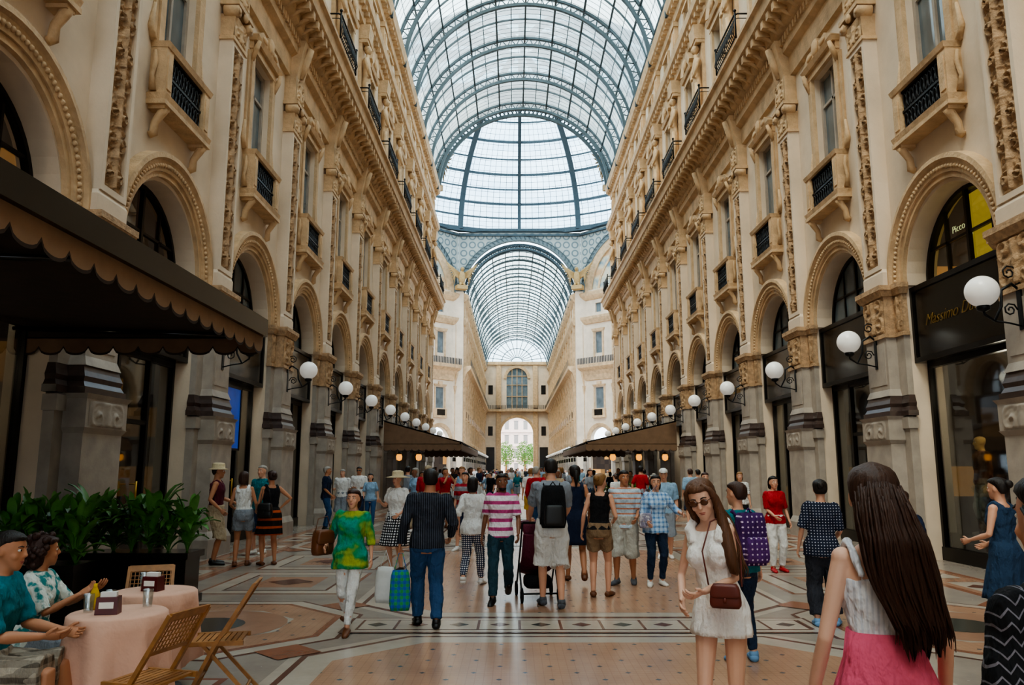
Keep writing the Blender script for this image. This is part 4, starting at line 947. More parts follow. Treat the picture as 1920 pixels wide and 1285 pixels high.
walk1=((.09,.22,.085,6),(-.09,-.24,.15,-35)); walk2=((.09,-.24,.15,-35),(-.09,.22,.085,6))
std=((.1,.0,.08,0),(-.1,.0,.08,0)); con=((.13,.05,.08,0,-20),(-.09,-.03,.08,0,5))
person(-2.51,8.68,176,1.5,'woman in shiny green blouse and white trousers walking',f=1,w=1.08,side=-2,twist=4,feet=((.05,-.18,.13,-26),(-.04,.2,.085,5)),hands=((.27,.14,1.04),(-.27,.02,.88)),skin='l',hair=('bob',hrd),top=('blouse',.7,.76,.03,cloth('green_silk','patch','#1f9a86','#9aa83a',4,h3='#2c8a48')),bot=('pants',.96,.006,.0,wht),shoes=shbr,sandal=1,head=(-5,0,0),vox=.008)
person(-1.70,8.85,10,1.72,'man in dark pinstripe shirt and jeans carrying shopping bags',w=1.08,side=2,twist=-5,feet=((.1,-.14,.1,-12),(-.08,.18,.09,0)),hands=((.27,.14,.97),(-.3,.05,.9)),grip=(.6,.9),skin='t',hair=('short',hb),top=('shirt',.97,.86,.016,cloth('pinstripe','v','#22252e','#565c6a',42,.82)),bot=('pants',.97,.014,.006,jeans),shoes=shb,head=(8,4,0),vox=.008)
person(-.92,10.54,177,1.66,'man in pink striped T-shirt and jeans walking toward viewer',w=.96,side=-2,twist=5,feet=walk1,hands=((.26,-.08,.88),(-.25,.16,.92)),skin='d',hair=('short',hb),beard=1,top=('tee',.45,.86,.016,cloth('pink_white_stripe','h','#e9dde4','#b8447c',8.5,.6)),bot=('pants',.97,.014,.004,cloth('dark_teal_denim','plain','#27434f')),shoes=shb,head=(6,0,3),vox=.009)
person(-.27,10.1,4,1.85,'man in grey T-shirt and white shorts pushing a stroller',lean=4,feet=((.1,-.08,.09,-10),(-.09,.18,.085,0)),hands=((.2,.36,1.02),(-.22,.38,1.02)),grip=(.9,.9),skin='l',hair=('short',hb),top=('tee',.48,.88,.018,gry),bot=('shorts',.52,.03,.02,wht),shoes=cloth('grey_shoe','plain','#5c5f66'),head=(0,-5,0),vox=.009)
person(.42,10.97,-14,1.66,'woman in black tank top and tan shorts seen from behind',f=1,w=1.03,side=3,feet=((.11,.06,.08,0,-15),(-.09,-.04,.085,0)),hands=((.2,.2,1.05),(-.25,.02,.9)),skin='l',hair=('bun',hbl),top=('tank',0,.93,.01,blk),bot=('shorts',.3,.012,.01,tan),shoes=shbr,sandal=1,head=(-20,0,0),vox=.009)
person(.2,12.3,4,1.78,'woman in sleeveless navy dress seen from behind',f=1,feet=walk2,hands=((.22,.1,.95),(-.24,.03,.9)),skin='t',hair=('pony',hb),top=('tank',0,.9,.012,navy),bot=('skirt',.55,.01,.03,navy),shoes=shbr,sandal=1)
person(.94,12.15,165,1.7,'older man in pale striped polo shirt and grey shorts',w=1.06,twist=8,feet=((.13,.08,.085,0,-20),(-.11,-.06,.08,0)),hands=((.28,.1,.92),(-.2,.2,1.0)),skin='t',hair=('short',hb),top=('tee',.5,.84,.02,cloth('blue_orange_stripe','h','#b9cbd8','#c98a70',13,.7)),bot=('shorts',.55,.03,.02,cloth('light_grey','plain','#b5b2a8')),shoes=cloth('grey_shoe','plain','#5c5f66'),head=(15,0,0))
person(1.38,12.0,188,1.63,'woman in light blue plaid shirt and jeans with crossbody bag',f=1,w=1.04,side=-2,feet=con,hands=((.2,.22,1.0),(-.36,.24,1.12)),skin='l',hair=('bob',hb),top=('shirt',.75,.82,.026,cloth('blue_plaid','plaid','#b9d4ee','#5b8ac0',14,.6)),bot=('pants',.96,.01,.0,djeans),shoes=shw,head=(-12,0,0))
person(-1.36,11.94,-12,1.6,'woman in white blouse and patterned trousers seen from behind',f=1,feet=walk1,hands=((.22,.16,.98),(-.22,-.06,.9)),skin='l',hair=('bob',hb),top=('blouse',.6,.82,.032,wht),bot=('pants',.95,.018,.0,cloth('dotted_trousers','dots','#26314e','#e8e8ea',32,.3)),shoes=shw)
crepe=cloth('white_crepe','plain','#fbfaf8')
person(.46,4.75,152,1.67,'young woman in white sleeveless dress and sunglasses looking down',f=1,w=.84,lean=2,side=6,twist=-8,feet=((.06,.06,.08,0),(-.07,-.04,.08,0)),hands=((.19,.16,.99),(.04,.24,1.06)),poles=((.5,-1,-.2),(-.6,-.6,-.6)),grip=(.3,.5),fo=.03,skin='p',hair=('long',hlb),hlen=1.16,front=-1,sway=-.08,full=.68,head=(14,-18,12),top=('tank',.1,.9,.018,crepe),bot=('skirt',.79,.018,.035,crepe),shoes=shbr,sandal=1,glasses=lensb,vox=.006)
person(.54,2.85,-8,1.73,'young woman with very long hair, tank top and pink skirt',f=1,w=.86,feet=std,hands=((.22,.1,.9),(-.23,.1,.9)),wz=1.15,skin='p',hair=('long',hbr),hlen=1.17,sway=.09,full=.87,head=(-12,0,0),top=('strap',0,1.02,.009,cloth('white_rib','v','#e6e9f2','#cfd4e0',60,.6)),bot=('skirt',.2,.018,.12,pinkm),shoes=shw,vox=.006)
person(.6,1.98,5,1.7,'woman with long black hair in black patterned top',f=1,w=1.0,feet=std,skin='l',hair=('long',hb),hlen=1.3,full=1.0,sway=-.03,top=('tee',.4,.9,.018,cloth('black_zigzag','zig','#131317','#77737c',32,.82)),bot=('pants',.95,.012,0,blk),shoes=shb,vox=.008)
person(1.3,7.3,14,1.6,'person in turquoise top and jeans wearing a purple backpack',f=1,feet=con,skin='l',hair=('short',hbr),top=('tee',.45,.86,.018,teal),bot=('pants',.96,.01,0,djeans),shoes=shbl,head=(20,0,0))
person(2.69,8.97,-16,1.6,'woman in navy polka dot top and dark trousers',f=1,w=1.06,side=2,feet=((.12,.04,.08,0,-15),(-.1,-.06,.08,0)),hands=((.18,.24,1.0),(-.26,.08,.9)),skin='l',hair=('bun',hb),top=('tee',.5,.82,.027,cloth('navy_dots','dots','#1d2438','#c9cbd6',30,.17)),bot=('pants',.93,.025,.012,cloth('charcoal','plain','#30323a')),shoes=shbl)
person(4.22,8.14,30,1.63,'woman in blue sleeveless dress beside the shop window',f=1,w=1.06,feet=std,hands=((.15,.25,1.0),(-.2,.25,1.05)),skin='l',hair=('bun',hb),top=('tank',0,.9,.015,cloth('slate_blue','plain','#28405c')),bot=('skirt',.45,.015,.04,cloth('slate_blue','plain','#28405c')),shoes=shb,sandal=1)
person(3.2,8.1,-35,1.5,'person in white trousers and navy top mid-step',f=1,feet=walk1,skin='l',hair=('short',hbr),top=('tee',.5,.86,.018,navy),bot=('pants',.97,.012,.0,wht),shoes=shw)
person(3.7,13.6,185,1.6,'woman in red T-shirt and white trousers facing the viewer',f=1,w=1.02,feet=((.1,.05,.08,0),(-.1,-.03,.08,0)),hands=((.1,.25,1.0),(-.24,.08,.9)),skin='l',hair=('bob',hb),top=('tee',.5,.86,.022,red),bot=('pants',.95,.02,.0,wht),shoes=M('red_shoe','#b8202c',.5))
person(-6.2,14.6,-75,1.8,'man in straw hat, maroon tank top and tan shorts',side=3,feet=((.14,.02,.08,0),(-.12,-.02,.08,0)),hands=((.26,.1,.95),(-.2,.3,1.05)),skin='t',hair=('short',hbr),hat=(straw,.15),top=('tank',0,.88,.018,mar),bot=('shorts',.55,.03,.02,khk),shoes=shb)
person(-5.62,14.4,10,1.68,'woman in white tank top and grey shorts seen from behind',f=1,side=-3,feet=((.1,.05,.08,0),(-.1,-.08,.08,0)),hands=((.2,.2,1.02),(-.2,.2,1.02)),skin='t',hair=('bob',hbr),top=('tank',0,.95,.014,wht),bot=('shorts',.28,.02,.014,gry),shoes=shbr)
person(-5.17,14.5,35,1.69,'woman in black dress with orange striped hem',f=1,w=1.05,feet=((.12,0,.08,0),(-.1,.04,.08,0)),hands=((.2,.02,1.04),(-.2,.2,1.0)),poles=((1,-.5,0),None),skin='t',hair=('bun',hrd),top=('tank',0,.9,.015,blk),bot=('skirt',.55,.02,.05,cloth('black_orange_stripe','h','#1a1614','#b8512a',7,.7)),shoes=shbr,sandal=1)
person(-5.95,16.4,160,1.8,'man in teal T-shirt standing beside the pilaster',skin='l',hair=('short',hg),top=('tee',.5,.86,.02,teal),bot=('shorts',.55,.02,.02,djeans),shoes=shw)
person(-6.1,22.7,-80,1.8,'man in navy T-shirt and blue jeans standing side-on',hands=((.2,.15,.95),(-.22,.1,.92)),skin='t',hair=('short',hg),top=('tee',.5,.86,.02,navy),bot=('pants',.97,.014,.004,jeans),shoes=shb,vox=.014)
person(-6.1,24.8,170,1.72,'man in white T-shirt and grey shorts',w=1.1,hands=((.2,.2,1.1),(-.24,.05,.9)),skin='l',hair=('short',hg),top=('tee',.5,.86,.025,wht),bot=('shorts',.55,.03,.02,gry),shoes=shw,vox=.014)
person(-5.55,24.6,185,1.8,'man in white T-shirt and sunglasses facing the viewer',hands=((.1,.25,1.1),(-.15,.25,1.1)),skin='t',hair=('short',hb),top=('tee',.5,.86,.025,wht),bot=('pants',.97,.014,.004,djeans),glasses=lensm,shoes=shb,vox=.014)
person(-2.75,13.7,150,1.66,'woman in wide sun hat and white top with dotted skirt',f=1,w=1.1,hands=((.15,.28,1.2),(-.2,.2,1.0)),skin='l',hair=('bob',hg),hat=(straw,.21),top=('blouse',.4,.86,.03,wht),bot=('skirt',.45,.03,.06,cloth('dotted_skirt','dots','#1f2026','#e8e8ea',22,.3)),shoes=shb,sandal=1)
person(-2.9,19.9,175,1.8,'man in red T-shirt and pale cap',w=1.1,skin='t',hair=('short',hg),cap=khk,top=('tee',.5,.86,.03,red),bot=('shorts',.55,.03,.02,khk),shoes=shw,vox=.014)
person(-1.8,17.2,160,1.66,'person in red and grey sports top',w=1.05,feet=walk1,skin='l',hair=('short',hb),top=('tee',.5,.86,.03,cloth('red_grey','h','#a32530','#8d9096',5)),bot=('shorts',.55,.03,.02,navy),shoes=shw,vox=.014)
person(-.22,24.8,0,1.76,'man in white T-shirt and yellow shorts seen from behind',skin='l',feet=walk2,hair=('short',hbl),top=('tee',.5,.86,.025,wht),bot=('shorts',.52,.03,.02,yel),shoes=shw,vox=.016)
person(4.78,24.8,0,1.74,'man in light blue shirt and denim shorts',skin='l',hair=('short',hbr),top=('tee',.6,.86,.025,lbl),bot=('shorts',.52,.03,.02,djeans),shoes=shw,vox=.016)
person(5.3,26,10,1.72,'person in teal T-shirt seen from behind',skin='l',hair=('short',hb),top=('tee',.5,.86,.025,teal),bot=('shorts',.52,.03,.02,djeans),shoes=shw,vox=.016)
person(3.5,17.6,178,1.65,'woman in turquoise top and pale skirt',f=1,skin='l',hair=('bob',hrd),top=('tee',.5,.86,.025,teal),bot=('skirt',.5,.02,.05,khk),shoes=shbr,vox=.014)
person(5.1,20.5,170,1.65,'woman in white patterned top and black trousers',f=1,w=1.1,skin='l',hair=('bob',hbl),top=('tee',.5,.86,.025,cloth('white_dots','dots','#e6e6e2','#40424c',20,.22)),bot=('pants',.8,.02,.02,blk),shoes=shbr,vox=.014)
person(2.2,15.6,170,1.72,'man in light blue shirt and white cap',w=1.08,skin='l',hair=('short',hg),cap=wht,top=('shirt',.5,.86,.025,lbl),bot=('shorts',.52,.03,.02,gry),shoes=shw,vox=.014)
person(-3.98,4.98,-78,1.74,'man in teal polo and plaid shorts seated at table',dz=-.40,lean=8,w=1.06,feet=((.12,.42,.08,0),(-.08,.5,.08,0)),hands=((.1,.36,.7),(-.08,.42,.7)),grip=(.3,.3),skin='t',hair=('short',hb),top=('tee',.5,.9,.018,cloth('teal_polo','plain','#147684')),bot=('shorts',.5,.03,.02,cloth('plaid_shorts','plaid','#a89c8c','#5c5348',12,.6)),shoes=shb,head=(-10,0,0),vox=.008)
person(-4.25,5.9,-80,1.6,'woman with curly auburn hair seated at a cafe table',f=1,w=1.08,dz=-.40,lean=5,feet=((.1,.42,.08,0),(-.1,.42,.08,0)),hands=((.12,.38,.88),(-.12,.4,.88)),skin='t',hair=('curly',hrd),top=('tee',.5,.9,.022,cloth('white_teal_print','patch','#d8e0d8','#2a8a8c',14,h3='#dfe6e0')),bot=('pants',.95,.02,.0,gry),shoes=shb,head=(30,4,0),vox=.009)
person(7.82,14.45,80,1.8,'golden shop mannequin in brown jacket and cream trousers',name='mannequin',cat='mannequin',z=.52,skin=M('mannequin_gold_glow','#d9ae6c',.4,emis=.15),hair=('bald',None),top=('shirt',.97,.88,.03,cloth('brown_jacket','plain','#8a5a3c')),bot=('pants',.97,.014,0,cloth('cream_cotton','plain','#e4dccb')),shoes=shbr,vox=.012)  # skin given a slight glow so it shows in the dark window

def variant(p):
    d=build(p); m=MB(); m.merge(d['body'],0); 
    for key,i in (('hair',1),('top',2),('bot',3)):
        if key in d: m.merge(d[key],i)
    for s_ in d['shoes']: m.merge(s_,4)
    return m.mesh('person',[SK['l'],hb,wht,jeans,shb])
VR=[variant(p) for p in (
 dict(feet=walk1,side=2,top=('tee',.5,.86,.02,0),bot=('pants',.97,.012,.004,0),hands=((.24,-.12,.92),(-.24,.2,.95))),
 dict(feet=walk2,top=('tee',.5,.86,.02,0),bot=('shorts',.52,.025,.02,0),hands=((.24,.18,.92),(-.24,-.1,.9)),head=(25,0,0)),
 dict(feet=con,w=1.08,side=-3,top=('shirt',.97,.86,.02,0),bot=('pants',.97,.012,.004,0),hands=((.2,.02,1.0),(-.25,.05,.88)),poles=((1,-.5,0),None)),
 dict(f=1,feet=walk1,hair=('bob',0),top=('tee',.45,.86,.02,0),bot=('skirt',.5,.02,.06,0)),
 dict(f=1,feet=walk2,side=2,hair=('bob',0),top=('tee',.45,.86,.02,0),bot=('pants',.95,.012,.0,0),hands=((.2,.2,1.0),(-.24,.0,.9))),
 dict(feet=con,lean=3,top=('tee',.5,.86,.02,0),bot=('shorts',.52,.025,.02,0),hands=((.06,.22,1.5),(-.06,.24,1.48)),poles=((.8,0,-1),(-.8,0,-1)),head=(0,10,0)),
 dict(w=1.15,feet=walk1,top=('shirt',.5,.84,.03,0),bot=('pants',.97,.014,.004,0),head=(-30,0,0)),
 dict(f=1,feet=con,side=4,hair=('pony',0),top=('tank',0,.86,.015,0),bot=('shorts',.35,.02,.01,0),hands=((.2,.22,1.1),(-.24,.0,.9))))]
pal=[('white',wht),('black',blk),('navy',navy),('red',red),('light blue',lbl),('grey',gry),('teal',teal),('black',blk),('white',wht),('maroon',mar),('khaki',khk)]
palb=[('blue jeans',jeans),('dark jeans',djeans),('black bottoms',blk),('khaki bottoms',khk),('white bottoms',wht),('grey bottoms',gry)]
rn=random.Random(11); placed=[]
def crowd(n,y0,y1,xm):
    k=0; tries=0; cx=cy=None; left=0; rb_=0
    while k<n and tries<6000:
        tries+=1
        if left<=0 or cx is None: cy=y0+(y1-y0)*rn.random()**1.15; cx=rn.uniform(-xm,xm); left=rn.choice([1,2,2,3,4]); rb_=rn.choice([0,pi,pi])+rn.uniform(-.9,.9)
        x=cx+rn.gauss(0,.55); y=cy+rn.gauss(0,.5)
        left-=.34
        if abs(x)>xm or any((x-a)**2+(y-b)**2<.3 for a,b in placed) or any((x-o.location.x)**2+(y-o.location.y)**2<.8 for o in allp): continue
        left-=.66
        placed.append((x,y)); v=rn.randrange(8); o=O('person',VR[v],loc=(x,y,0),rz=rb_+rn.uniform(-.5,.5),cat='person',group='crowd in the arcade',scale=rn.uniform(.88,1.07))
        ct=rn.choice(pal); cb=rn.choice(palb); sk=rn.choice(['l','l','t','p','d','l']); hh=rn.choice([hb,hbr,hbl,hg,hb])
        for i,mm in enumerate((SK[sk],hh,ct[1],cb[1],rn.choice([shb,shw,shbr]))): o.material_slots[i].link='OBJECT'; o.material_slots[i].material=mm
        o['label']='person in %s top and %s in the arcade crowd'%(ct[0],cb[0]); k+=1
crowd(24,20,34,5.2); crowd(50,33,60,5.8); crowd(40,60,98,9); crowd(26,98,165,5.5)

def run_jobs():
    ts=[]; wr=bpy.data.textures.new('creases','CLOUDS'); wr.noise_scale=.09; wr.noise_depth=2
    for mb,vox,ob,mats,ex in JOBS:
        t=bpy.data.objects.new('t',mb.mesh('t')); COL.objects.link(t); m=t.modifiers.new('r','REMESH'); m.mode='VOXEL'; m.voxel_size=vox; m.use_smooth_shade=True
        s=t.modifiers.new('s','SMOOTH'); s.factor=.5; s.iterations=3 if vox>.007 else 4
        if not ex: dd=t.modifiers.new('d','DISPLACE'); dd.texture=wr; dd.strength=.03; dd.mid_level=.45; dd.texture_coords='LOCAL'
        ts.append(t)
    bpy.context.view_layer.update(); dg=bpy.context.evaluated_depsgraph_get()
    for t,(mb,vox,ob,mats,ex) in zip(ts,JOBS):
        me=bpy.data.meshes.new_from_object(t.evaluated_get(dg)); me.materials.clear()
        for m in mats: me.materials.append(m)
        if ex:
            bm=bmesh.new(); bm.from_mesh(me); em=ex.mesh('e',mats); bm.from_mesh(em); bm.to_mesh(me); bm.free()
        ob.data=me; me.name=ob.name.split('.')[0]
    for o,mat,par,loc in TEXTS:
        me=bpy.data.meshes.new_from_object(o.evaluated_get(dg)); me.materials.clear(); me.materials.append(mat)
        O('lettering',me,parent=par,loc=loc,rot=(pi/2,0,0))
    for t in ts: bpy.data.objects.remove(t)
    for o,_,_,_ in TEXTS: bpy.data.objects.remove(o)
run_jobs()

# ------------------------------------------------------------ carried things
def rbox(b,cx,cy,cz,w,d,h,mat=0,taper=.85,n=6):
    rings=[]
    for i in range(9):
        t=i/8; z=cz-h/2+h*t; e=1-.18*(abs(2*t-1)**5); s=(1+(taper-1)*t)*e
        rings.append([(cx+w/2*s*math.copysign(abs(math.cos(a))**.45,math.cos(a)),cy+d/2*e*math.copysign(abs(math.sin(a))**.45,math.sin(a)),z) for a in [2*pi*j/28 for j in range(28)]])
    b.loft(rings,mat)
def handbag(name,x,y,z,rz,w,d,h,mat,strap,label,flap=True):
    b=MB(); rbox(b,0,0,h/2,w,d,h); o=O(name,b.mesh(name,[mat]),loc=(x,y,z),rz=R2(rz),label=label,cat='bag')
    if flap: f=MB(); rbox(f,0,-d*.3,h*.7,w*.96,d*.6,h*.55); O('flap',f.mesh('flap',[mat]),parent=o); t=MB(); t.tube([(0,-d*.66,h*.45),(0,-d*.68,h*.25)],[.006,.01],8); O('tassel',t.mesh('tassel',[mat]),parent=o)
    s=MB(); s.tube([V(q) for q in strap],.005,6); O('strap',s.mesh('strap',[mat]),parent=o); return o
handbag('handbag',.43,4.52,.94,-20,.18,.06,.13,M('burgundy_leather','#6b2f26',.4),[(-.09,0,.12),(-.12,.02,.3),(-.08,.12,.46),(.0,.2,.5),(.08,.16,.32),(.09,0,.12)],'small burgundy leather crossbody bag with tassel')
handbag('shoulder_bag',-2.8,8.62,.8,60,.28,.12,.26,shbr,[(-.12,0,.24),(-.08,.0,.38),(.06,0,.4),(.12,0,.24)],'brown leather shoulder bag carried at the elbow')
handbag('shopping_bag',-1.98,8.78,.2,10,.24,.1,.42,cloth('green_blue_plaid','plaid','#3f9a50','#2b5ab8',16,.5),[(-.07,0,.4),(-.02,0,.6),(.02,0,.6),(.07,0,.4)],'green and blue checked shopping bag held in a hand',False)
handbag('shopping_bag',-2.16,8.9,.26,-15,.24,.1,.38,M('white_plastic','#dcdcd9',.4),[(-.07,0,.36),(-.0,0,.56),(.07,0,.36)],'white plastic shopping bag held in a hand',False)
handbag('crossbody_bag',1.2,11.8,.85,0,.2,.07,.22,cloth('grey_print','patch','#8d8aa0','#d0cfd8',20),[(-.09,0,.2),(-.05,0,.4),(.2,.1,.62),(.1,.1,.4),(.09,0,.2)],'grey printed crossbody bag')
handbag('shoulder_bag',-5.2,14.28,.85,0,.28,.12,.26,shb,[(-.1,0,.24),(-.06,.0,.5),(.06,0,.5),(.1,0,.24)],'black shoulder bag at the hip')
def backpack(x,y,z,rz,s,m1,m2,label):
    b=MB(); rbox(b,0,0,.24*s,.3*s,.17*s,.46*s,0,.85); o=O('backpack',b.mesh('backpack',[m1]),loc=(x,y,z),rz=R2(rz),label=label,cat='backpack')
    p=MB(); rbox(p,0,-.09*s,.15*s,.24*s,.1*s,.22*s); O('front_pocket',p.mesh('pocket',[m2]),parent=o)
    t=MB(); 
    for sx in(-1,1): t.tube([(sx*.08*s,.08*s,.42*s),(sx*.09*s,.14*s,.48*s),(sx*.11*s,.25*s,.4*s),(sx*.13*s,.24*s,.2*s),(sx*.13*s,.08*s,.05*s)],.013,6,flat=(1.6,.6))
    t.tube([(-.04,.02,.46*s),(0,.02,.51*s),(.04,.02,.46*s)],.008,6); O('strap',t.mesh('strap',[m1]),parent=o)
backpack(-.26,9.87,.98,4,1.12,blk,M('black_nylon','#0f1012',.5),'black hiking backpack on a man in grey shirt')
backpack(1.35,7.1,.86,14,.98,cloth('purple_stars','dots','#43205c','#cdb9d6',22,.17),cloth('purple_stars2','dots','#522a6b','#cdb9d6',22,.17),'purple backpack with white star print')
s=MB()
for sx in(-.24,.24):
    s.tube([(sx,-.42,1.02),(sx,-.2,.72),(sx,.32,.1)],.012,8); s.tube([(sx,-.34,.1),(sx,0,.5)],.012,8)
s.tube([(-.24,-.42,1.02),(.24,-.42,1.02)],.016,8); s.tube([(-.24,-.34,.12),(.24,-.34,.12)],.012,8)
st=O('stroller',s.mesh('frame',[iron]),loc=(-.44,10.8,0),rz=R2(6),label='maroon baby stroller with small black wheels',cat='stroller')
c=MB(); c.tube([(0,.34,.34),(0,.1,.4),(0,-.12,.5),(0,-.22,.86)],[.21,.23,.23,.21],14,flat=(.35,1))
c.tube([(0,-.2,.86),(0,-.12,.98),(0,.08,1.0),(0,.2,.9)],[.2,.24,.24,.2],14,flat=(.12,1)); O('seat',c.mesh('seat',[mar]),parent=st)
bk=MB(); rbox(bk,0,-.05,.24,.36,.34,.16,0,1.0); O('basket',bk.mesh('basket',[blk]),parent=st)
wh=MB(); wh.tube([(0,.085*math.cos(2*pi*j/20),.085*math.sin(2*pi*j/20)) for j in range(21)],.016,6); wh.tube([(-.015,0,0),(.015,0,0)],.02,8)
for a in range(5): wh.tube([(0,0,0),(0,.08*math.cos(a*1.257),.08*math.sin(a*1.257))],.005,4)
whm=wh.mesh('wheel',[blk])
for sx in(-.24,.24):
    for yy in(-.34,.32): O('wheel',whm,parent=st,loc=(sx,yy,.1))

# ------------------------------------------------------------ cafe furniture
def table(x,y,lab):
    b=MB(); n=72; rings=[]
    R=.31
    for r,z in ((.02,.755),(R*.7,.756),(R-.01,.752),(R+.004,.74)): rings.append([(r*math.cos(2*pi*j/n),r*math.sin(2*pi*j/n),z) for j in range(n)])
    for t in (.15,.4,.7,1.0):
        rings.append([((R+.01+.03*t+(.045*t)*math.sin(8*2*pi*j/n+.5)+.015*t*math.sin(18*2*pi*j/n))*math.cos(2*pi*j/n),(R+.01+.03*t+(.045*t)*math.sin(8*2*pi*j/n+.5))*math.sin(2*pi*j/n),.74-.5*t+(.05*math.sin(4*2*pi*j/n) if t==1 else 0)) for j in range(n)])
    b.loft(rings,0,False)
    o=O('cafe_table',b.mesh('tablecloth',[pinkcl]),loc=(x,y,0),label=lab,cat='table')
    l=MB(); l.lathe([(.24,0),(.24,.02),(.04,.05),(.03,.1),(.03,.7),(.1,.73),(.27,.735),(.27,.75)],20); O('pedestal',l.mesh('pedestal',[iron]),parent=o)
table(-3.42,5.5,'round cafe table with draped pink tablecloth'); table(-3.6,6.45,'round cafe table with pink tablecloth near the planter')
def chair_parts():
    fr_=MB()
    for sx in(-1,1): fr_.tube([(sx*.2,.24,0),(sx*.2,.05,.4),(sx*.19,-.24,.88)],[.02]*3,4,smooth=False); fr_.tube([(sx*.175,-.27,0),(sx*.175,.14,.44)],[.018]*2,4,smooth=False)
    for a,b_ in (((-.2,.17,.15),(.2,.17,.15)),((-.175,-.2,.07),(.175,-.2,.07))): fr_.tube([a,b_],.014,6)
    se=MB(); 
    for i in range(9): se.box(-.18,.18,-.16+i*.043,-.16+i*.043+.034,.435,.452)
    se.box(-.2,-.175,-.18,.24,.42,.455); se.box(.175,.2,-.18,.24,.42,.455)
    ba=MB()
    def zy(z): return .05-(z-.4)/.48*.29
    for z0,z1 in ((.62,.65),(.84,.89)): ba.add([(-.19,zy(z0)-.012,z0),(.19,zy(z0)-.012,z0),(.19,zy(z1)-.012,z1),(-.19,zy(z1)-.012,z1),(-.19,zy(z0)+.012,z0),(.19,zy(z0)+.012,z0),(.19,zy(z1)+.012,z1),(-.19,zy(z1)+.012,z1)],[(0,1,2,3),(7,6,5,4),(0,4,5,1),(1,5,6,2),(2,6,7,3),(3,7,4,0)])
    for i in range(11): x=-.17+i*.034; ba.tube([(x,zy(.64),.64),(x,zy(.85),.85)],.005,4)
    for i in range(6): z=.67+i*.033; ba.tube([(-.19,zy(z),z),(.19,zy(z),z)],.005,4)
    return fr_.mesh('frame',[wood]),se.mesh('seat',[wood]),ba.mesh('backrest',[wood])
c1,c2,c3=chair_parts()
for x,y,r,l in ((-2.98,5.12,75,'folding pale wooden cafe chair beside the near table'),(-2.98,6.3,100,'folding pale wooden cafe chair standing askew by a table'),(-4.08,5.0,-78,'folding wooden cafe chair with a man seated on it'),(-4.3,5.9,-80,'folding wooden cafe chair with a woman seated on it'),(-3.95,7.1,200,'folding wooden cafe chair with woven back by the planter')):
    o=O('cafe_chair',c1,loc=(x,y,0),rz=R2(r),label=l,cat='chair',group='chairs of the cafe terrace',scale=.95); O('seat',c2,parent=o); O('backrest',c3,parent=o)
d=MB(); d.tbox(-.07,.07,-.05,.05,0,.11,-.005,-.005); dp=MB(); dp.box(-.05,.05,-.02,.02,.11,.14); dl=MB(); dl.box(-.045,.045,-.054,-.05,.04,.08)
dm1,dm2,dm3=d.mesh('dispenser',[maroon]),dp.mesh('napkins',[whitep]),dl.mesh('label_panel',[whitep])
for x,y,r in ((-3.44,5.4,10),(-3.6,6.4,-10)): o=O('napkin_dispenser',dm1,loc=(x,y,.757),rz=R2(r),label='maroon napkin dispenser with white napkins on a table',cat='napkin dispenser',group='napkin dispensers'); O('napkins',dm2,parent=o); O('label_panel',dm3,parent=o)
g=MB(); g.lathe([(.028,0),(.03,.01),(.035,.12),(.033,.12),(.028,.012),(.001,.012)],16,cap=False); gm=g.mesh('glass',[drinkglass])
for x,y in ((-3.6,5.45),(-3.54,5.62),(-3.3,5.66),(-3.74,6.55)): O('drinking_glass',gm,loc=(x,y,.757),label='clear drinking glass on a cafe table',cat='glass',group='glasses on the tables')
b=MB(); b.lathe([(.03,0),(.032,.01),(.032,.1),(.012,.15),(.012,.17)],14); O('sauce_bottle',b.mesh('bottle',[yel]),loc=(-3.62,5.56,.757),label='small yellow bottle on a cafe table',cat='bottle')
b=MB(); b.box(-6.6,-4.9,10.2,10.65,.08,.62); b.box(-6.62,-4.86,10.15,10.7,.58,.66); b.box(-6.62,-4.86,10.15,10.7,0,.1)
O('planter_box',b.mesh('planter',[black]),label='long black planter box around the cafe terrace',cat='planter')
b=MB(); b.box(-6.6,-5.6,8.9,9.3,.08,.62); b.box(-6.62,-5.58,8.85,9.35,.58,.66); b.box(-6.62,-5.58,8.85,9.35,0,.1)
O('planter_box',b.mesh('planter',[black]),label='short black planter box beside the pilaster',cat='planter')
def plant(seed):
    rn=random.Random(seed); b=MB()
    for i in range(64):
        a=rn.uniform(0,2*pi); L=rn.uniform(.25,.85); out=rn.uniform(.1,.36); w=rn.uniform(.032,.055); ca,sa=math.cos(a),math.sin(a); px,py=-sa,ca
        vs=[]; bend=rn.uniform(.3,.85)
        for j in range(9):
            t=j/8; r=out*t*(.3+.8*t); z=L*(1.35*t-bend*t**3); ww=(w*math.sin(pi*min(1,max(0,(t-.4)/.6)))**.7 if t>.4 else 0)+.004
            vs+= [(ca*r+px*ww,sa*r+py*ww,z+.015),(ca*r,sa*r,z),(ca*r-px*ww,sa*r-py*ww,z+.015)]
        b.add(vs,[(j*3+k,j*3+k+1,(j+1)*3+k+1,(j+1)*3+k) for j in range(8) for k in range(2)],0,True)
    return b.mesh('plant',[leaf])
pms=[plant(i) for i in range(3)]
for i in range(7): O('potted_plant',pms[i%3],loc=(-6.42+i*.24,10.42,.6),rz=i*1.3,label='lush green broad-leaved plant in the planter box',cat='plant',group='plants in the planter',scale=1.0+.18*math.sin(i*2.1))
for i in range(4): O('potted_plant',pms[(i+1)%3],loc=(-6.45+i*.25,9.1,.6),rz=i*1.9,label='lush green broad-leaved plant in the planter box',cat='plant',group='plants in the planter',scale=1.05)
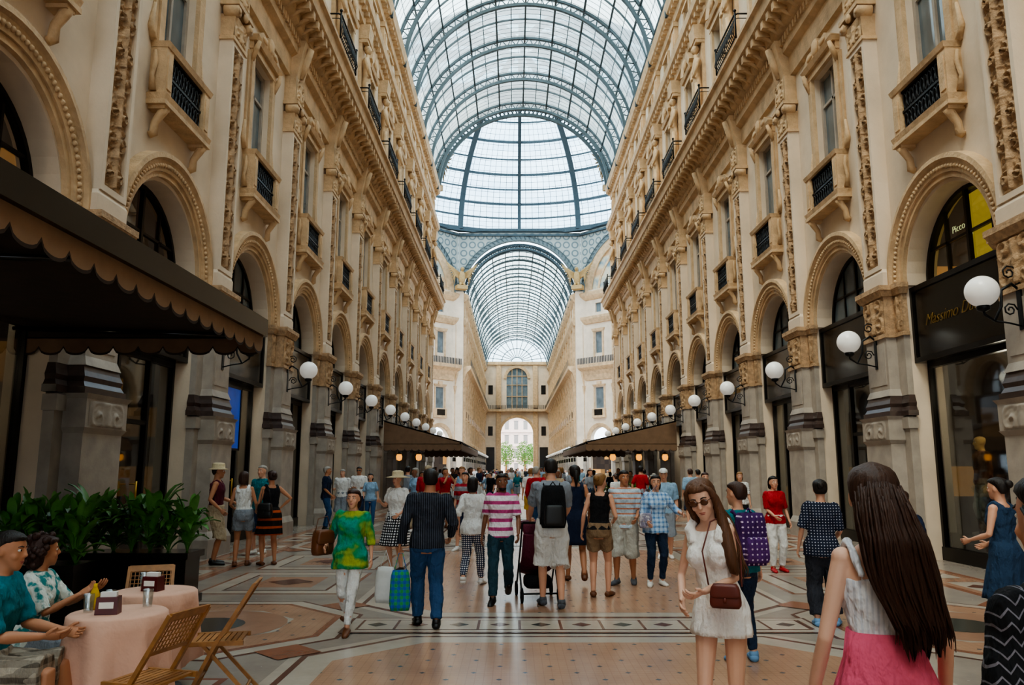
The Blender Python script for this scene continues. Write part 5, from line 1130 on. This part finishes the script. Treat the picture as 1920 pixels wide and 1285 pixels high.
tb=MB(); tb.lathe([(.4,.0),(.4,.02),(.03,.04),(.03,.72),(.4,.74),(.4,.76)],16); tbm=tb.mesh('table',[whitep])
for x,y in ((4.2,36.5),(5.4,38),(3.6,40),(-4.4,37),(-5.4,39),(-4.0,41)): O('cafe_table',tbm,loc=(x,y,0),label='small white round table under an awning',cat='table',group='tables under the awnings')
pb=MB(); pb.box(-.6,.6,-.18,.18,0,.55); pbm=pb.mesh('planter',[awnd])
for x,y in ((3.2,35.2),(4.6,35.2),(6.0,35.2),(-3.9,35.2),(-5.3,35.2)):
    O('planter_box',pbm,loc=(x,y,0),label='low dark planter box edging a terrace',cat='planter',group='planters by the awnings'); O('potted_plant',pms[0],loc=(x,y,.5),label='green plant in a terrace planter',cat='plant',group='terrace plants',scale=.9)

# ------------------------------------------------------------ light & camera
sc=bpy.context.scene
w=bpy.data.worlds.new('World'); sc.world=w; w.use_nodes=True; nt=w.node_tree; bg=nt.nodes['Background']; bg.inputs[0].default_value=(.78,.90,1,1); bg.inputs[1].default_value=4.4
def sun(rot,e,col,ang):
    l=bpy.data.lights.new('sun','SUN'); l.energy=e; l.color=col; l.angle=R2(ang); o=bpy.data.objects.new('sun',l); COL.objects.link(o); o.rotation_euler=rot
sun((R2(28),R2(-22),0),4.6,(1,.88,.74),20)
for x,y,z,e in ((7.9,13.6,3.3,70),(-8.1,9.0,3.2,25),(-8.1,18.4,3.2,25),(8.1,23.1,3.2,25)):
    l=bpy.data.lights.new('added_shop_light','POINT'); l.energy=e; l.color=(1,.82,.6); l.shadow_soft_size=.15; o=bpy.data.objects.new('added_shop_light',l); COL.objects.link(o); o.location=(x,y,z)  # lamps added inside the shops, the first to brighten the mannequin
cam=bpy.data.cameras.new('Camera'); cam.sensor_width=36; cam.lens=1464/1920*36; cam.shift_x=-3/1920; cam.clip_end=600; cam.clip_start=.05
co=bpy.data.objects.new('Camera',cam); COL.objects.link(co); co.location=(-.75,0,1.7); co.rotation_euler=(R2(90+9.253),0,0); sc.camera=co
sc.view_settings.view_transform='AgX'; sc.view_settings.look='AgX - Medium High Contrast'; sc.view_settings.exposure=.28
